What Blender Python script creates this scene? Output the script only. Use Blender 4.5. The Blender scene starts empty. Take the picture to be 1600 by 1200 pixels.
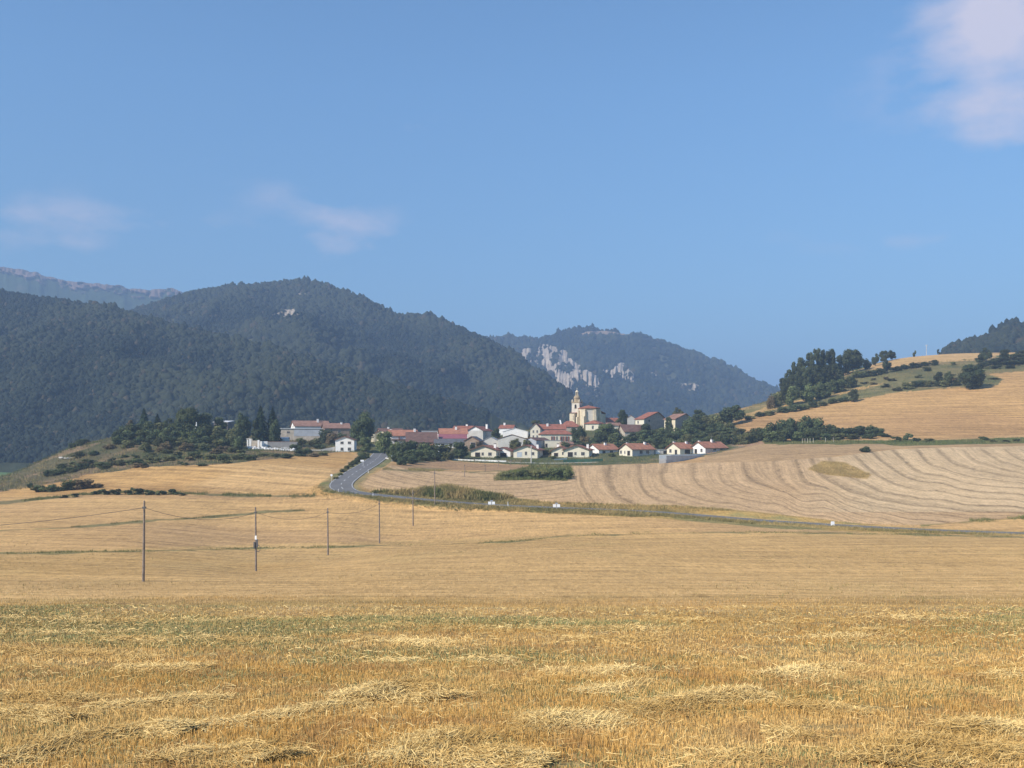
import bpy, bmesh, math, random
import numpy as np
from mathutils import Vector, Matrix

F = 1570.0            # focal length in photograph pixels (1600 wide)
HV = 700.0            # row of the horizon in the photograph
scene = bpy.context.scene
COL = scene.collection
rnd = random.Random(7)
rng = np.random.default_rng(7)

# ---------------------------------------------------------------- camera
cam = bpy.data.cameras.new('camera')
cam.sensor_width = 36.0
cam.lens = F / 1600.0 * 36.0
cam.shift_y = (HV - 600.0) / 1600.0
cam.clip_start = 0.5
cam.clip_end = 60000.0
camo = bpy.data.objects.new('camera', cam)
COL.objects.link(camo)
camo.location = (0, 0, 0)
camo.rotation_euler = (math.radians(90), 0, 0)
scene.camera = camo

# ---------------------------------------------------------------- sun, sky, exposure
SUN = Vector((-0.82, -0.57, 0.0)).normalized()
SUN_EL = math.radians(36)
to_sun = Vector((SUN.x * math.cos(SUN_EL), SUN.y * math.cos(SUN_EL), math.sin(SUN_EL)))
sun = bpy.data.lights.new('sun', 'SUN')
sun.energy = 4.8
sun.angle = math.radians(0.6)
sun.color = (1.0, 0.91, 0.79)
suno = bpy.data.objects.new('sun', sun)
COL.objects.link(suno)
suno.location = (-60, -30, 60)
suno.rotation_euler = to_sun.to_track_quat('Z', 'Y').to_euler()

world = bpy.data.worlds.new('World')
scene.world = world
world.use_nodes = True
nt = world.node_tree
for n in list(nt.nodes):
    nt.nodes.remove(n)
def N(t, **kw):
    n = nt.nodes.new(t)
    for k, v in kw.items():
        setattr(n, k, v)
    return n
def mth(op, a, b=None, c=None, tree=None, clamp=False):
    tr = tree or nt
    n = tr.nodes.new('ShaderNodeMath'); n.operation = op; n.use_clamp = clamp
    for i, x in enumerate((a, b, c)):
        if x is None: continue
        if isinstance(x, (int, float)): n.inputs[i].default_value = x
        else: tr.links.new(x, n.inputs[i])
    return n.outputs[0]
sky = N('ShaderNodeTexSky', sky_type='NISHITA', sun_disc=False)
sky.sun_elevation = SUN_EL
sky.sun_rotation = math.atan2(to_sun.x, to_sun.y)
sky.altitude = 300
sky.air_density = 1.15
sky.dust_density = 0.3
sky.ozone_density = 2.2
# thin fair-weather clouds, placed by the direction they are seen in
tc = N('ShaderNodeTexCoord')
sep = N('ShaderNodeSeparateXYZ')
nt.links.new(tc.outputs['Generated'], sep.inputs[0])
az = mth('ARCTAN2', sep.outputs[0], sep.outputs[1])
el = mth('ARCSINE', sep.outputs[2])
cmb = N('ShaderNodeCombineXYZ')
nt.links.new(az, cmb.inputs[0]); nt.links.new(el, cmb.inputs[1])
def cnoise(sx, sy, scale, detail, off):
    m = N('ShaderNodeMapping'); m.inputs['Scale'].default_value = (sx, sy, 1); m.inputs['Location'].default_value = (off, off * .7, off)
    nt.links.new(cmb.outputs[0], m.inputs[0])
    n = N('ShaderNodeTexNoise'); n.inputs['Scale'].default_value = scale; n.inputs['Detail'].default_value = detail
    n.inputs['Roughness'].default_value = 0.55
    nt.links.new(m.outputs[0], n.inputs['Vector'])
    return n.outputs['Fac']
n1 = cnoise(1, 2.2, 14, 7, 3.1)
n2 = cnoise(1, 1.6, 5, 6, 9.3)
total = None
#        u     v    ru   rv  strength
CL = [(1600, 38, 135, 56, 1.0), (1612, 182, 125, 44, .75), (1530, 60, 70, 40, .4), (70, 346, 105, 36, .66), (545, 366, 88, 42, .72),
      (275, 348, 90, 22, .38), (460, 305, 90, 24, .28), (650, 205, 40, 18, .36), (1430, 376, 95, 18, .3),
      (1225, 372, 40, 14, .16), (1305, 386, 30, 10, .14), (1420, 150, 120, 30, .20), (120, 390, 100, 20, .15)]
for (u, v, ru, rv, s) in CL:
    a0 = math.atan2(u - 800, F); e0 = math.atan2(HV - v, math.hypot(F, u - 800))
    dx = mth('DIVIDE', mth('SUBTRACT', az, a0), ru / F)
    dy = mth('DIVIDE', mth('SUBTRACT', el, e0), rv / F)
    r2 = mth('ADD', mth('MULTIPLY', dx, dx), mth('MULTIPLY', dy, dy))
    g = mth('MULTIPLY', mth('EXPONENT', mth('MULTIPLY', r2, -0.9)), s)
    total = g if total is None else mth('ADD', total, g)
nn = mth('ADD', mth('MULTIPLY', n1, 0.6), mth('MULTIPLY', n2, 0.4))
cf = mth('SUBTRACT', mth('ADD', mth('MULTIPLY', total, 1.15), mth('MULTIPLY', mth('SUBTRACT', nn, .5), 3.4)), .22, clamp=True)
cf = mth('MULTIPLY', cf, mth('MINIMUM', mth('MULTIPLY', total, 1.7), .8))
skys = N('ShaderNodeMix', data_type='RGBA')
nt.links.new(cf, skys.inputs['Factor'])
tn = N('ShaderNodeVectorMath', operation='MULTIPLY'); nt.links.new(sky.outputs[0], tn.inputs[0]); tn.inputs[1].default_value = (.75, 1.045, 1.24)
dim = N('ShaderNodeMapRange'); dim.inputs[1].default_value = 0.0; dim.inputs[2].default_value = 0.34; dim.inputs[3].default_value = .74; dim.inputs[4].default_value = 1.04
nt.links.new(el, dim.inputs[0])
t2n = N('ShaderNodeVectorMath', operation='SCALE'); nt.links.new(tn.outputs[0], t2n.inputs[0]); nt.links.new(dim.outputs[0], t2n.inputs['Scale'])
nt.links.new(t2n.outputs[0], skys.inputs['A'])
skys.inputs['B'].default_value = (6.9, 6.15, 6.7, 1)
bg = N('ShaderNodeBackground'); bg.inputs['Strength'].default_value = 0.10
nt.links.new(skys.outputs['Result'], bg.inputs['Color'])
out = N('ShaderNodeOutputWorld')
nt.links.new(bg.outputs[0], out.inputs['Surface'])

scene.view_settings.view_transform = 'Standard'
scene.view_settings.look = 'None'
scene.view_settings.exposure = 0.36
scene.view_settings.gamma = 1.0
scene.view_settings.use_curve_mapping = False
scene.render.engine = 'CYCLES'
scene.cycles.max_bounces = 5
scene.cycles.diffuse_bounces = 2
scene.cycles.transparent_max_bounces = 16
scene.cycles.volume_bounces = 1

# ---------------------------------------------------------------- helpers
def tag(o, label=None, cat=None, group=None, kind=None):
    if label: o['label'] = label
    if cat: o['category'] = cat
    if group: o['group'] = group
    if kind: o['kind'] = kind
    return o
def link(o, parent=None):
    COL.objects.link(o)
    if parent: o.parent = parent
    return o
def empty(name, loc, rz=0.0):
    o = bpy.data.objects.new(name, None); o.empty_display_size = 0.5
    COL.objects.link(o); o.location = loc; o.rotation_euler = (0, 0, rz)
    return o
def mesh_np(name, V, Fq, mat, parent=None, col=None, smooth=False):
    """V (n,3); Fq (m,k) equal-sized faces; col (n,3) point colours -> attribute 'tint'"""
    me = bpy.data.meshes.new(name)
    V = np.asarray(V, np.float32); Fq = np.asarray(Fq, np.int32)
    m, k = Fq.shape
    me.vertices.add(len(V)); me.vertices.foreach_set('co', V.ravel())
    me.loops.add(m * k); me.loops.foreach_set('vertex_index', Fq.ravel())
    me.polygons.add(m)
    me.polygons.foreach_set('loop_start', np.arange(0, m * k, k, dtype=np.int32))
    me.polygons.foreach_set('loop_total', np.full(m, k, np.int32))
    if smooth: me.polygons.foreach_set('use_smooth', np.ones(m, bool))
    me.update(calc_edges=True)
    if col is not None:
        a = me.attributes.new('tint', 'FLOAT_COLOR', 'POINT')
        c = np.ones((len(V), 4), np.float32); c[:, :3] = col
        a.data.foreach_set('color', c.ravel())
    if mat: me.materials.append(mat)
    o = bpy.data.objects.new(name, me)
    return link(o, parent)
def fattr(me, name, arr):
    a = me.attributes.new(name, 'FLOAT', 'POINT'); a.data.foreach_set('value', np.asarray(arr, np.float32))
def vattr(me, name, arr):
    a = me.attributes.new(name, 'FLOAT_VECTOR', 'POINT'); a.data.foreach_set('vector', np.asarray(arr, np.float32).ravel())

_perm = np.random.default_rng(3).random((256, 256))
def vnoise(x, y):
    xi = np.floor(x).astype(int); yi = np.floor(y).astype(int)
    fx = x - xi; fy = y - yi
    fx = fx * fx * (3 - 2 * fx); fy = fy * fy * (3 - 2 * fy)
    g = lambda a, b: _perm[a % 256, b % 256]
    return (g(xi, yi) * (1 - fx) + g(xi + 1, yi) * fx) * (1 - fy) + (g(xi, yi + 1) * (1 - fx) + g(xi + 1, yi + 1) * fx) * fy
def fbm(x, y, o=4):
    x = np.asarray(x, float); y = np.asarray(y, float)
    s = 0; a = 1; t = 0
    for i in range(o):
        s = s + a * vnoise(x + 17.3 * i, y + 5.1 * i); t += a; a *= .5; x = x * 2.03; y = y * 2.03
    return s / t * 2 - 1

# ---------------------------------------------------------------- materials
MATS = {}
def new_mat(name):
    m = bpy.data.materials.new(name); m.use_nodes = True
    t = m.node_tree
    b = t.nodes['Principled BSDF']
    return m, t, b
def wire(t, a, b): t.links.new(a, b)
def tex_noise(t, scale, detail=3, rough=.5, vec=None, coord='Object'):
    n = t.nodes.new('ShaderNodeTexNoise'); n.inputs['Scale'].default_value = scale
    n.inputs['Detail'].default_value = detail; n.inputs['Roughness'].default_value = rough
    if vec is None:
        c = t.nodes.new('ShaderNodeTexCoord'); vec = c.outputs[coord]
    wire(t, vec, n.inputs['Vector'])
    return n.outputs['Fac']
def mapr(t, x, a, b, c, d):
    n = t.nodes.new('ShaderNodeMapRange'); n.inputs[1].default_value = a; n.inputs[2].default_value = b
    n.inputs[3].default_value = c; n.inputs[4].default_value = d
    wire(t, x, n.inputs[0]); return n.outputs[0]
def scale_col(t, col, fac):
    n = t.nodes.new('ShaderNodeVectorMath'); n.operation = 'SCALE'
    if isinstance(col, tuple): n.inputs[0].default_value = col[:3]
    else: wire(t, col, n.inputs[0])
    wire(t, fac, n.inputs['Scale']); return n.outputs[0]
def plain(name, rgb, rough=.8, var=.25, scale=.8, fine=6.0, bump=0.0, metallic=0):
    """coloured surface with blotchy and fine variation"""
    if name in MATS: return MATS[name]
    m, t, b = new_mat(name)
    a = tex_noise(t, scale, 4); c = tex_noise(t, fine, 3)
    f = mth('ADD', mapr(t, a, .3, .7, 1 - var, 1 + var), mapr(t, c, .3, .7, -var * .5, var * .5), tree=t)
    wire(t, scale_col(t, tuple(rgb), f), b.inputs['Base Color'])
    b.inputs['Roughness'].default_value = rough; b.inputs['Metallic'].default_value = metallic
    b.inputs['Specular IOR Level'].default_value = .25
    if bump:
        bp = t.nodes.new('ShaderNodeBump'); bp.inputs['Strength'].default_value = bump; bp.inputs['Distance'].default_value = .1
        wire(t, c, bp.inputs['Height']); wire(t, bp.outputs[0], b.inputs['Normal'])
    MATS[name] = m; return m
def roofmat(name, rgb):
    if name in MATS: return MATS[name]
    m, t, b = new_mat(name)
    a = tex_noise(t, .5, 5, .65); c = tex_noise(t, 3.5, 3); d = tex_noise(t, 1.4, 2)
    f = mth('ADD', mapr(t, a, .3, .7, .68, 1.3), mapr(t, c, .3, .7, -.2, .2), tree=t)
    mix = t.nodes.new('ShaderNodeMix'); mix.data_type = 'RGBA'
    wire(t, mapr(t, d, .45, .75, 0, .55), mix.inputs['Factor'])
    mix.inputs['A'].default_value = (*rgb, 1)
    mix.inputs['B'].default_value = (rgb[0] * .62 + .03, rgb[1] * .8 + .03, rgb[2] * .9 + .025, 1)
    wire(t, scale_col(t, mix.outputs['Result'], f), b.inputs['Base Color'])
    b.inputs['Roughness'].default_value = .85; b.inputs['Specular IOR Level'].default_value = .2
    w = t.nodes.new('ShaderNodeTexWave'); w.inputs['Scale'].default_value = 1.6; w.bands_direction = 'DIAGONAL'
    cc = t.nodes.new('ShaderNodeTexCoord'); wire(t, cc.outputs['Object'], w.inputs['Vector'])
    bp = t.nodes.new('ShaderNodeBump'); bp.inputs['Strength'].default_value = .35; bp.inputs['Distance'].default_value = .06
    wire(t, w.outputs['Fac'], bp.inputs['Height']); wire(t, bp.outputs[0], b.inputs['Normal'])
    MATS[name] = m; return m
def foliage(name, rgb, rough=.75, trans=True, spread=.35):
    """leaf colour times the per-leaf 'tint', plus a drift from plant to plant"""
    if name in MATS: return MATS[name]
    m, t, b = new_mat(name)
    at = t.nodes.new('ShaderNodeAttribute'); at.attribute_name = 'tint'
    oi = t.nodes.new('ShaderNodeObjectInfo')
    mul = t.nodes.new('ShaderNodeVectorMath'); mul.operation = 'MULTIPLY'
    wire(t, at.outputs['Color'], mul.inputs[0]); mul.inputs[1].default_value = rgb
    f = mapr(t, oi.outputs['Random'], 0, 1, 1 - spread, 1 + spread)
    col = scale_col(t, mul.outputs[0], f)
    wire(t, col, b.inputs['Base Color'])
    b.inputs['Roughness'].default_value = rough; b.inputs['Specular IOR Level'].default_value = .2
    MATS[name] = m; return m
bark = plain('bark', (.09, .07, .05), .95, .3, 2, 9)

# ---------------------------------------------------------------- terrain heights
# per column of sight: (row in the photo, metres away) down the visible slope, then ('z', height, metres) beyond it
COLS = {
 -400: [(950, 60), (905, 100), (860, 150), (828, 200), (800, 240), (778, 280), (762, 340), (756, 385), ('z', -19, 450), ('z', -22, 520), ('z', -18, 700), ('z', -14, 900)],
 0:    [(950, 60), (906, 100), (860, 152), (828, 195), (800, 232), (778, 270), (760, 320), (747, 380), ('z', -18, 450), ('z', -22, 520), ('z', -17, 700), ('z', -12, 900)],
 110:  [(950, 60), (906, 100), (860, 155), (824, 200), (795, 238), (771, 275), (752, 312), (735, 345), (712, 375), (694, 400), ('z', -2, 440), ('z', -16, 520), ('z', -20, 700)],
 224:  [(950, 60), (907, 100), (862, 155), (822, 203), (795, 240), (769, 277), (745, 306), (727, 330), (700, 370), (680, 400), (668, 430), ('z', 6, 470), ('z', -4, 560), ('z', -18, 700)],
 400:  [(950, 60), (907, 100), (892, 134), (858, 178), (830, 210), (802, 240), (774, 268), (748, 292), (724, 318), (710, 360), (699, 398), (690, 430), (684, 460), (678, 500), ('z', 4, 560), ('z', -14, 700)],
 540:  [(950, 60), (905, 103), (868, 168), (830, 208), (800, 238), (771, 262), (755, 275), (735, 305), (717, 350), (707, 398), (697, 430), (688, 465), (680, 500), ('z', 4, 560), ('z', -14, 700)],
 600:  [(950, 60), (902, 105), (852, 196), (825, 222), (798, 243), (773, 258), (755, 275), (735, 305), (716, 350), (705, 390), (697, 430), (691, 465), (684, 500), ('z', 2, 560), ('z', -14, 700)],
 680:  [(950, 60), (900, 108), (848, 198), (822, 225), (798, 245), (779, 255), (767, 262), (748, 292), (733, 330), (724, 356), (715, 384), (703, 425), (696, 450), (688, 480), ('z', 6, 540), ('z', -12, 700)],
 760:  [(950, 60), (900, 108), (845, 195), (818, 225), (798, 243), (787, 251), (772, 260), (750, 290), (733, 330), (723, 360), (715, 398), (701, 435), (690, 470), (682, 500), ('z', 8, 560), ('z', -10, 700)],
 850:  [(950, 60), (900, 108), (841, 192), (818, 222), (800, 240), (791, 247), (777, 258), (750, 295), (733, 335), (725, 370), (715, 398), (702, 435), (688, 475), (672, 510), (668, 535), ('z', 12, 600), ('z', -6, 760)],
 920:  [(950, 60), (900, 108), (840, 190), (818, 220), (802, 237), (795, 243), (782, 254), (755, 288), (735, 325), (724, 368), (714, 398), (701, 432), (686, 470), (672, 500), (667, 530), ('z', 14, 600), ('z', -2, 780)],
 1000: [(950, 60), (900, 108), (840, 186), (818, 217), (804, 233), (799, 238), (787, 248), (760, 280), (738, 318), (722, 372), (712.5, 398), (699, 435), (681, 480), (666, 520), (656, 560), ('z', 18, 640), ('z', 4, 800)],
 1100: [(950, 60), (898, 110), (840, 182), (822, 212), (812, 225), (807, 230), (795, 240), (765, 272), (735, 315), (721, 358), (710, 398), (696, 435), (679, 475), (661, 520), (650, 565), ('z', 20, 660), ('z', 8, 820)],
 1200: [(950, 60), (897, 112), (842, 176), (828, 200), (819, 217), (814, 222), (803, 232), (770, 265), (735, 308), (706, 352), (696, 385), (690, 412), (677, 440), (656, 470), (640, 500), (627, 535), ('z', 26, 590), ('z', 18, 680), ('z', 6, 820)],
 1300: [(950, 60), (897, 112), (843, 172), (832, 196), (825, 208), (820, 213), (808, 224), (775, 255), (740, 292), (706, 345), (697, 370), (690, 395), (672, 425), (648, 465), (622, 508), (605, 540), (588, 575), ('z', 46, 625), ('z', 40, 700), ('z', 20, 860)],
 1400: [(950, 60), (897, 112), (844, 168), (834, 192), (829, 202), (824, 207), (814, 217), (782, 247), (740, 290), (702, 345), (694, 368), (689, 388), (668, 418), (640, 455), (612, 497), (592, 535), (572, 580), (556, 630), ('z', 54, 690), ('z', 36, 860)],
 1480: [(950, 60), (897, 112), (845, 165), (836, 188), (831, 198), (827, 203), (817, 212), (782, 245), (740, 285), (702, 338), (692, 368), (687, 385), (662, 415), (630, 458), (602, 500), (582, 540), (564, 590), (549, 640), ('z', 58, 700), ('z', 40, 880)],
 1600: [(950, 60), (897, 112), (846, 163), (838, 184), (834, 193), (830, 198), (818, 208), (785, 238), (740, 280), (702, 332), (690, 368), (684, 382), (652, 410), (618, 450), (588, 500), (572, 545), (556, 600), (548, 650), ('z', 60, 700), ('z', 40, 880)],
 2000: [(950, 60), (897, 112), (848, 160), (842, 180), (838, 190), (834, 195), (820, 206), (785, 238), (735, 280), (695, 330), (680, 368), (670, 382), (635, 410), (600, 450), (565, 500), (550, 545), (540, 600), (535, 650), ('z', 64, 700), ('z', 40, 880)],
}
LU = np.array(sorted(COLS)); LD = np.linspace(math.log(5), math.log(12000), 1500)
rows = []
for u in LU:
    pd = [5, 18]; pz = [-4.55, (HV - 1200) / F * 18]
    for c in COLS[u]:
        if c[0] == 'z': pd.append(c[2]); pz.append(c[1])
        else: pd.append(c[1]); pz.append((HV - c[0]) / F * c[1])
    if pd[-1] < 1000: pd.append(1050); pz.append(-18)
    pd += [3000, 12000]; pz += [-30, -50]
    rows.append(np.interp(np.exp(LD), pd, pz))
rows = np.array(rows)
UU = np.arange(-400, 2001, 5.0)
TBL = np.array([np.interp(UU, LU, rows[:, j]) for j in range(len(LD))]).T      # (u, d)
def gsm(A, sig, axis):
    r = int(sig * 3) + 1; k = np.exp(-.5 * (np.arange(-r, r + 1) / sig) ** 2); k /= k.sum()
    P = np.pad(A, [(r, r) if a == axis else (0, 0) for a in range(2)], mode='edge')
    return np.apply_along_axis(lambda m: np.convolve(m, k, mode='valid'), axis, P)
TBL = gsm(TBL, 5, 0); TBL = gsm(TBL, 3.5, 1)
def zg_ud(u, d):
    u = np.clip(np.asarray(u, float), -399, 1999); L = np.log(np.clip(np.asarray(d, float), 5.01, 11900))
    a = (u - UU[0]) / 5.0; b = (L - LD[0]) / (LD[1] - LD[0])
    i = np.minimum(a.astype(int), len(UU) - 2); j = np.minimum(b.astype(int), len(LD) - 2)
    fa = a - i; fb = b - j
    return (TBL[i, j] * (1 - fa) + TBL[i + 1, j] * fa) * (1 - fb) + (TBL[i, j + 1] * (1 - fa) + TBL[i + 1, j + 1] * fa) * fb
def z_raw(x, y):
    x = np.asarray(x, float); y = np.asarray(y, float)
    d = np.maximum(y, 5.0)
    z = zg_ud(800 + F * x / d, d) + np.where(y < 5, (5 - y) * .09, 0)
    far = np.clip((y - 15) / 60, 0, 1)
    z = z + .10 * fbm(x / 9, y / 9, 3) * np.clip(y / 60, .3, 1) + .35 * fbm(x / 45 + 9, y / 45, 3) * far
    return z
def X(u, d): return (u - 800) / F * d
def Z(v, d): return (HV - v) / F * d
DD = np.exp(np.linspace(math.log(14), math.log(900), 3000))
def hit(u, v, dmin=14, dmax=900):
    """distance at which the line of sight (u, v) first meets the ground"""
    d = DD[(DD >= dmin) & (DD <= dmax)]
    z = z_raw(X(u, d), d); r = Z(v, d)
    k = np.nonzero(z >= r)[0]
    return float(d[k[0]]) if len(k) else float(d[-1])

# ---------------------------------------------------------------- road centre line (x, y), cut into the terrain
ROADPX = [(596, 709, 395), (590, 715, 355), (577, 724, 328), (558, 736, 304), (542, 747, 286), (533, 755, 274), (538, 763, 266), (560, 769, 262),
          (600, 773.5, 258), (650, 778.5, 254.5), (720, 784.5, 251), (800, 790.5, 247.5), (900, 795.5, 243.5), (1000, 800, 238), (1100, 807, 230.5),
          (1200, 815, 221.5), (1300, 821, 212.5), (1400, 826, 205), (1480, 829.5, 200), (1600, 834, 193.5), (1760, 839, 187), (1950, 843, 181)]
_p = np.array([[X(u, d), d, Z(v, d)] for u, v, d in ROADPX])
def catmull(P, n):
    out = []
    P = np.vstack([2 * P[0] - P[1], P, 2 * P[-1] - P[-2]])
    for i in range(1, len(P) - 2):
        for k in range(n):
            t = k / n; a, b, c, d = P[i - 1], P[i], P[i + 1], P[i + 2]
            out.append(.5 * ((2 * b) + (c - a) * t + (2 * a - 5 * b + 4 * c - d) * t * t + (3 * b - a - 3 * c + d) * t ** 3))
    out.append(P[-2]); return np.array(out)
ROAD = catmull(_p, 12)
k = np.exp(-.5 * (np.arange(-8, 9) / 4.) ** 2); k /= k.sum()
_z = z_raw(ROAD[:, 0], ROAD[:, 1]) * .5 + ROAD[:, 2] * .5
ROAD[:, 2] = np.convolve(np.pad(_z, 8, mode='edge'), k, mode='valid')
def road_dist(x, y):
    x = np.asarray(x, float); y = np.asarray(y, float)
    best = np.full(x.shape, 1e9); bz = np.zeros(x.shape)
    m = (y > 150) & (y < 420) & (x > -75) & (x < 160)
    xi = x[m]; yi = y[m]; b = np.full(xi.shape, 1e9); z = np.zeros(xi.shape)
    for i in range(len(ROAD) - 1):
        a0 = ROAD[i]; e = ROAD[i + 1] - a0; L = e[0] ** 2 + e[1] ** 2
        t = np.clip(((xi - a0[0]) * e[0] + (yi - a0[1]) * e[1]) / L, 0, 1)
        q = np.hypot(xi - a0[0] - t * e[0], yi - a0[1] - t * e[1])
        s = q < b; b[s] = q[s]; z[s] = (a0[2] + t * e[2])[s]
    best[m] = b; bz[m] = z
    return best, bz
def z_at(x, y):
    x = np.atleast_1d(np.asarray(x, float)); y = np.atleast_1d(np.asarray(y, float))
    z = z_raw(x, y)
    q, rz = road_dist(x, y)
    w = np.clip((9.0 - q) / 4.2, 0, 1); w = w * w * (3 - 2 * w)
    return z * (1 - w) + (rz - .12) * w
def zp(x, y): return float(z_at(x, y)[0])
def inpoly(u, v, P):
    u = np.asarray(u); v = np.asarray(v); r = np.zeros(u.shape, bool); n = len(P)
    for i in range(n):
        x1, y1 = P[i]; x2, y2 = P[(i + 1) % n]
        if y1 == y2: continue
        c = ((y1 > v) != (y2 > v)) & (u < (x2 - x1) * (v - y1) / (y2 - y1) + x1)
        r ^= c
    return r
# ================================================================ GROUND
def polyline_dist(u, v, P, ys=1.0):
    b = np.full(u.shape, 1e9)
    for (x1, y1), (x2, y2) in zip(P[:-1], P[1:]):
        ex, ey = x2 - x1, (y2 - y1) * ys; L = ex * ex + ey * ey
        t = np.clip(((u - x1) * ex + (v - y1) * ys * ey) / L, 0, 1)
        b = np.minimum(b, np.hypot(u - x1 - t * ex, (v - y1) * ys - t * ey))
    return b
WEED1 = [(-100, 866), (60, 864), (230, 861), (400, 857), (520, 855), (600, 852), (700, 850), (800, 846), (880, 838), (960, 835), (1040, 832), (1200, 832), (1400, 835), (1620, 839)]
WEED2 = [(-100, 834), (0, 829), (100, 825), (230, 814), (330, 808), (400, 801), (475, 797)]
WEED3 = [(-100, 792), (0, 786), (60, 780), (130, 773), (200, 769), (270, 770), (330, 773), (420, 775), (500, 775.5), (560, 774)]
WEED4 = [(600, 733), (640, 734), (700, 736), (760, 737), (790, 736)]
WEED5 = [(1700, 800), (1600, 809), (1520, 815), (1440, 821)]
Z_D = [(-400, 792), (0, 784), (130, 772), (270, 771), (500, 775), (555, 771), (522, 764), (511, 752), (520, 738), (545, 720), (560, 707), (525, 707), (440, 716), (330, 727), (224, 729), (140, 742), (60, 760), (0, 768), (-400, 780)]
Z_E = [(612, 727), (575, 745), (560, 757), (575, 765), (620, 769), (680, 764), (700, 762), (760, 773), (850, 785), (950, 788), (1050, 791), (1150, 798), (1250, 808), (1330, 817), (1430, 821), (1520, 814), (1600, 808), (2000, 780),
       (2000, 670), (1600, 697), (1480, 699), (1400, 702), (1300, 714), (1200, 721), (1080, 723), (900, 728), (830, 732), (790, 737), (700, 736), (640, 734)]
Z_F = [(1095, 724), (1105, 711), (1150, 703), (1190, 694), (1260, 694), (1400, 694), (1600, 686), (2000, 660), (2000, 680), (1600, 697), (1480, 699), (1400, 702), (1300, 714), (1200, 721), (1080, 723)]
Z_STRIP = [(608, 728), (640, 724), (700, 720), (728, 723), (830, 728), (940, 728), (1080, 723), (1040, 724), (900, 729), (830, 733), (790, 736), (700, 735), (640, 733)]
Z_G = [(1146, 658), (1200, 646), (1300, 631), (1400, 613), (1480, 606), (1530, 605), (1560, 601), (1567, 592), (1548, 586), (1548, 583), (1600, 580), (2000, 550), (2000, 672), (1600, 684), (1480, 689), (1400, 686), (1350, 682), (1200, 690), (1150, 668)]
Z_GS = [(1150, 650), (1215, 631), (1300, 616), (1345, 604), (1380, 599), (1376, 603), (1345, 609), (1290, 622), (1225, 636), (1175, 650)]
Z_H = [(1335, 581), (1360, 571), (1380, 565), (1400, 558), (1450, 548), (1500, 540), (1600, 540), (2000, 530), (2000, 545), (1600, 552), (1560, 556), (1520, 563), (1463, 566), (1400, 575)]
Z_GREENLINE = [(1195, 694), (1195, 688), (1380, 688), (1480, 688), (1600, 683), (2000, 665), (2000, 676), (1600, 693), (1480, 697), (1400, 697), (1380, 694)]
Z_TERR = [(1100, 665), (1120, 648), (1165, 638), (1230, 615), (1345, 580), (1463, 565), (1540, 560), (2000, 540), (2000, 560), (1600, 581), (1545, 584), (1568, 592), (1560, 602), (1530, 606), (1480, 607), (1400, 614), (1300, 632), (1200, 647), (1146, 659)]
Z_SCRUB = [(-400, 780), (0, 769), (60, 761), (140, 743), (224, 729), (330, 727), (440, 716), (525, 707), (560, 707), (600, 640), (0, 600), (-400, 700)]
Z_BANK = [(772, 751), (778, 741), (800, 736), (830, 729), (890, 728), (896, 745), (884, 751), (830, 750)]
Z_DRY = [(1262, 733), (1285, 721), (1320, 723), (1362, 742), (1352, 748), (1290, 742)]
Z_VERGE = [(560, 771), (600, 768), (650, 765), (700, 761), (760, 772), (850, 784), (950, 788), (1050, 790), (1150, 797), (1250, 807), (1330, 817), (1400, 823), (1400, 833), (1200, 825), (1000, 808), (850, 802), (700, 793), (600, 784), (560, 776)]
Z_YARD = [(560, 712), (560, 640), (1100, 640), (1150, 660), (1195, 690), (1150, 702), (1105, 711), (1040, 722), (940, 727), (830, 727), (728, 722), (700, 719), (620, 727)]
Z_CLAY = [(1060, 700), (1105, 688), (1140, 684), (1195, 686), (1200, 693), (1150, 702), (1105, 709)]
Z_VALLEY = [(-400, 715), (65, 715), (65, 760), (-400, 760)]
# harvest tracks in the pale field: line k follows these image points
TRK = {0: [(885, 732), (886, 756), (905, 786)], 1: [(907, 732), (914, 767), (930, 786)], 2: [(952, 731), (961, 772), (983, 785)],
 3: [(999, 731), (1001, 755), (1020, 777), (1060, 786)], 4: [(1038, 729), (1038, 758), (1069, 772), (1150, 787)], 5: [(1083, 728), (1096, 760), (1132, 774), (1195, 786), (1271, 806)],
 6: [(1125, 727), (1132, 754), (1160, 768), (1222, 777), (1312, 802)], 7: [(1163, 727), (1177, 752), (1220, 768), (1290, 782), (1370, 808)], 8: [(1213, 726), (1222, 751), (1253, 772), (1307, 781), (1366, 801), (1440, 812)],
 9: [(1249, 734), (1272, 758), (1321, 779), (1420, 801), (1520, 810)], 10: [(1299, 753), (1353, 774), (1420, 788), (1510, 799), (1600, 803)], 11: [(1335, 747), (1375, 767), (1442, 779), (1532, 790), (1610, 797)],
 12: [(1338, 714), (1366, 738), (1393, 754), (1465, 767), (1600, 785)], 13: [(1370, 713), (1397, 734), (1460, 754), (1600, 774)], 14: [(1404, 711), (1427, 732), (1478, 745), (1600, 763)], 15: [(1438, 709), (1456, 727), (1510, 743), (1600, 756)],
 16: [(1470, 707), (1492, 725), (1546, 738), (1600, 747)], 17: [(1505, 704), (1528, 722), (1600, 740)], 18: [(1537, 704), (1564, 722), (1610, 734)], 19: [(1570, 702), (1600, 720)]}
def tps_fit(pts, val, lam=2e-3):
    P = np.array(pts, float) / 100; n = len(P)
    r2 = ((P[:, None] - P[None]) ** 2).sum(-1)
    K = .5 * r2 * np.log(r2 + 1e-9) + lam * np.eye(n)
    Q = np.hstack([np.ones((n, 1)), P]); A = np.zeros((n + 3, n + 3)); A[:n, :n] = K; A[:n, n:] = Q; A[n:, :n] = Q.T
    w = np.linalg.solve(A, np.concatenate([val, np.zeros(3)]))
    return P, w
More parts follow.
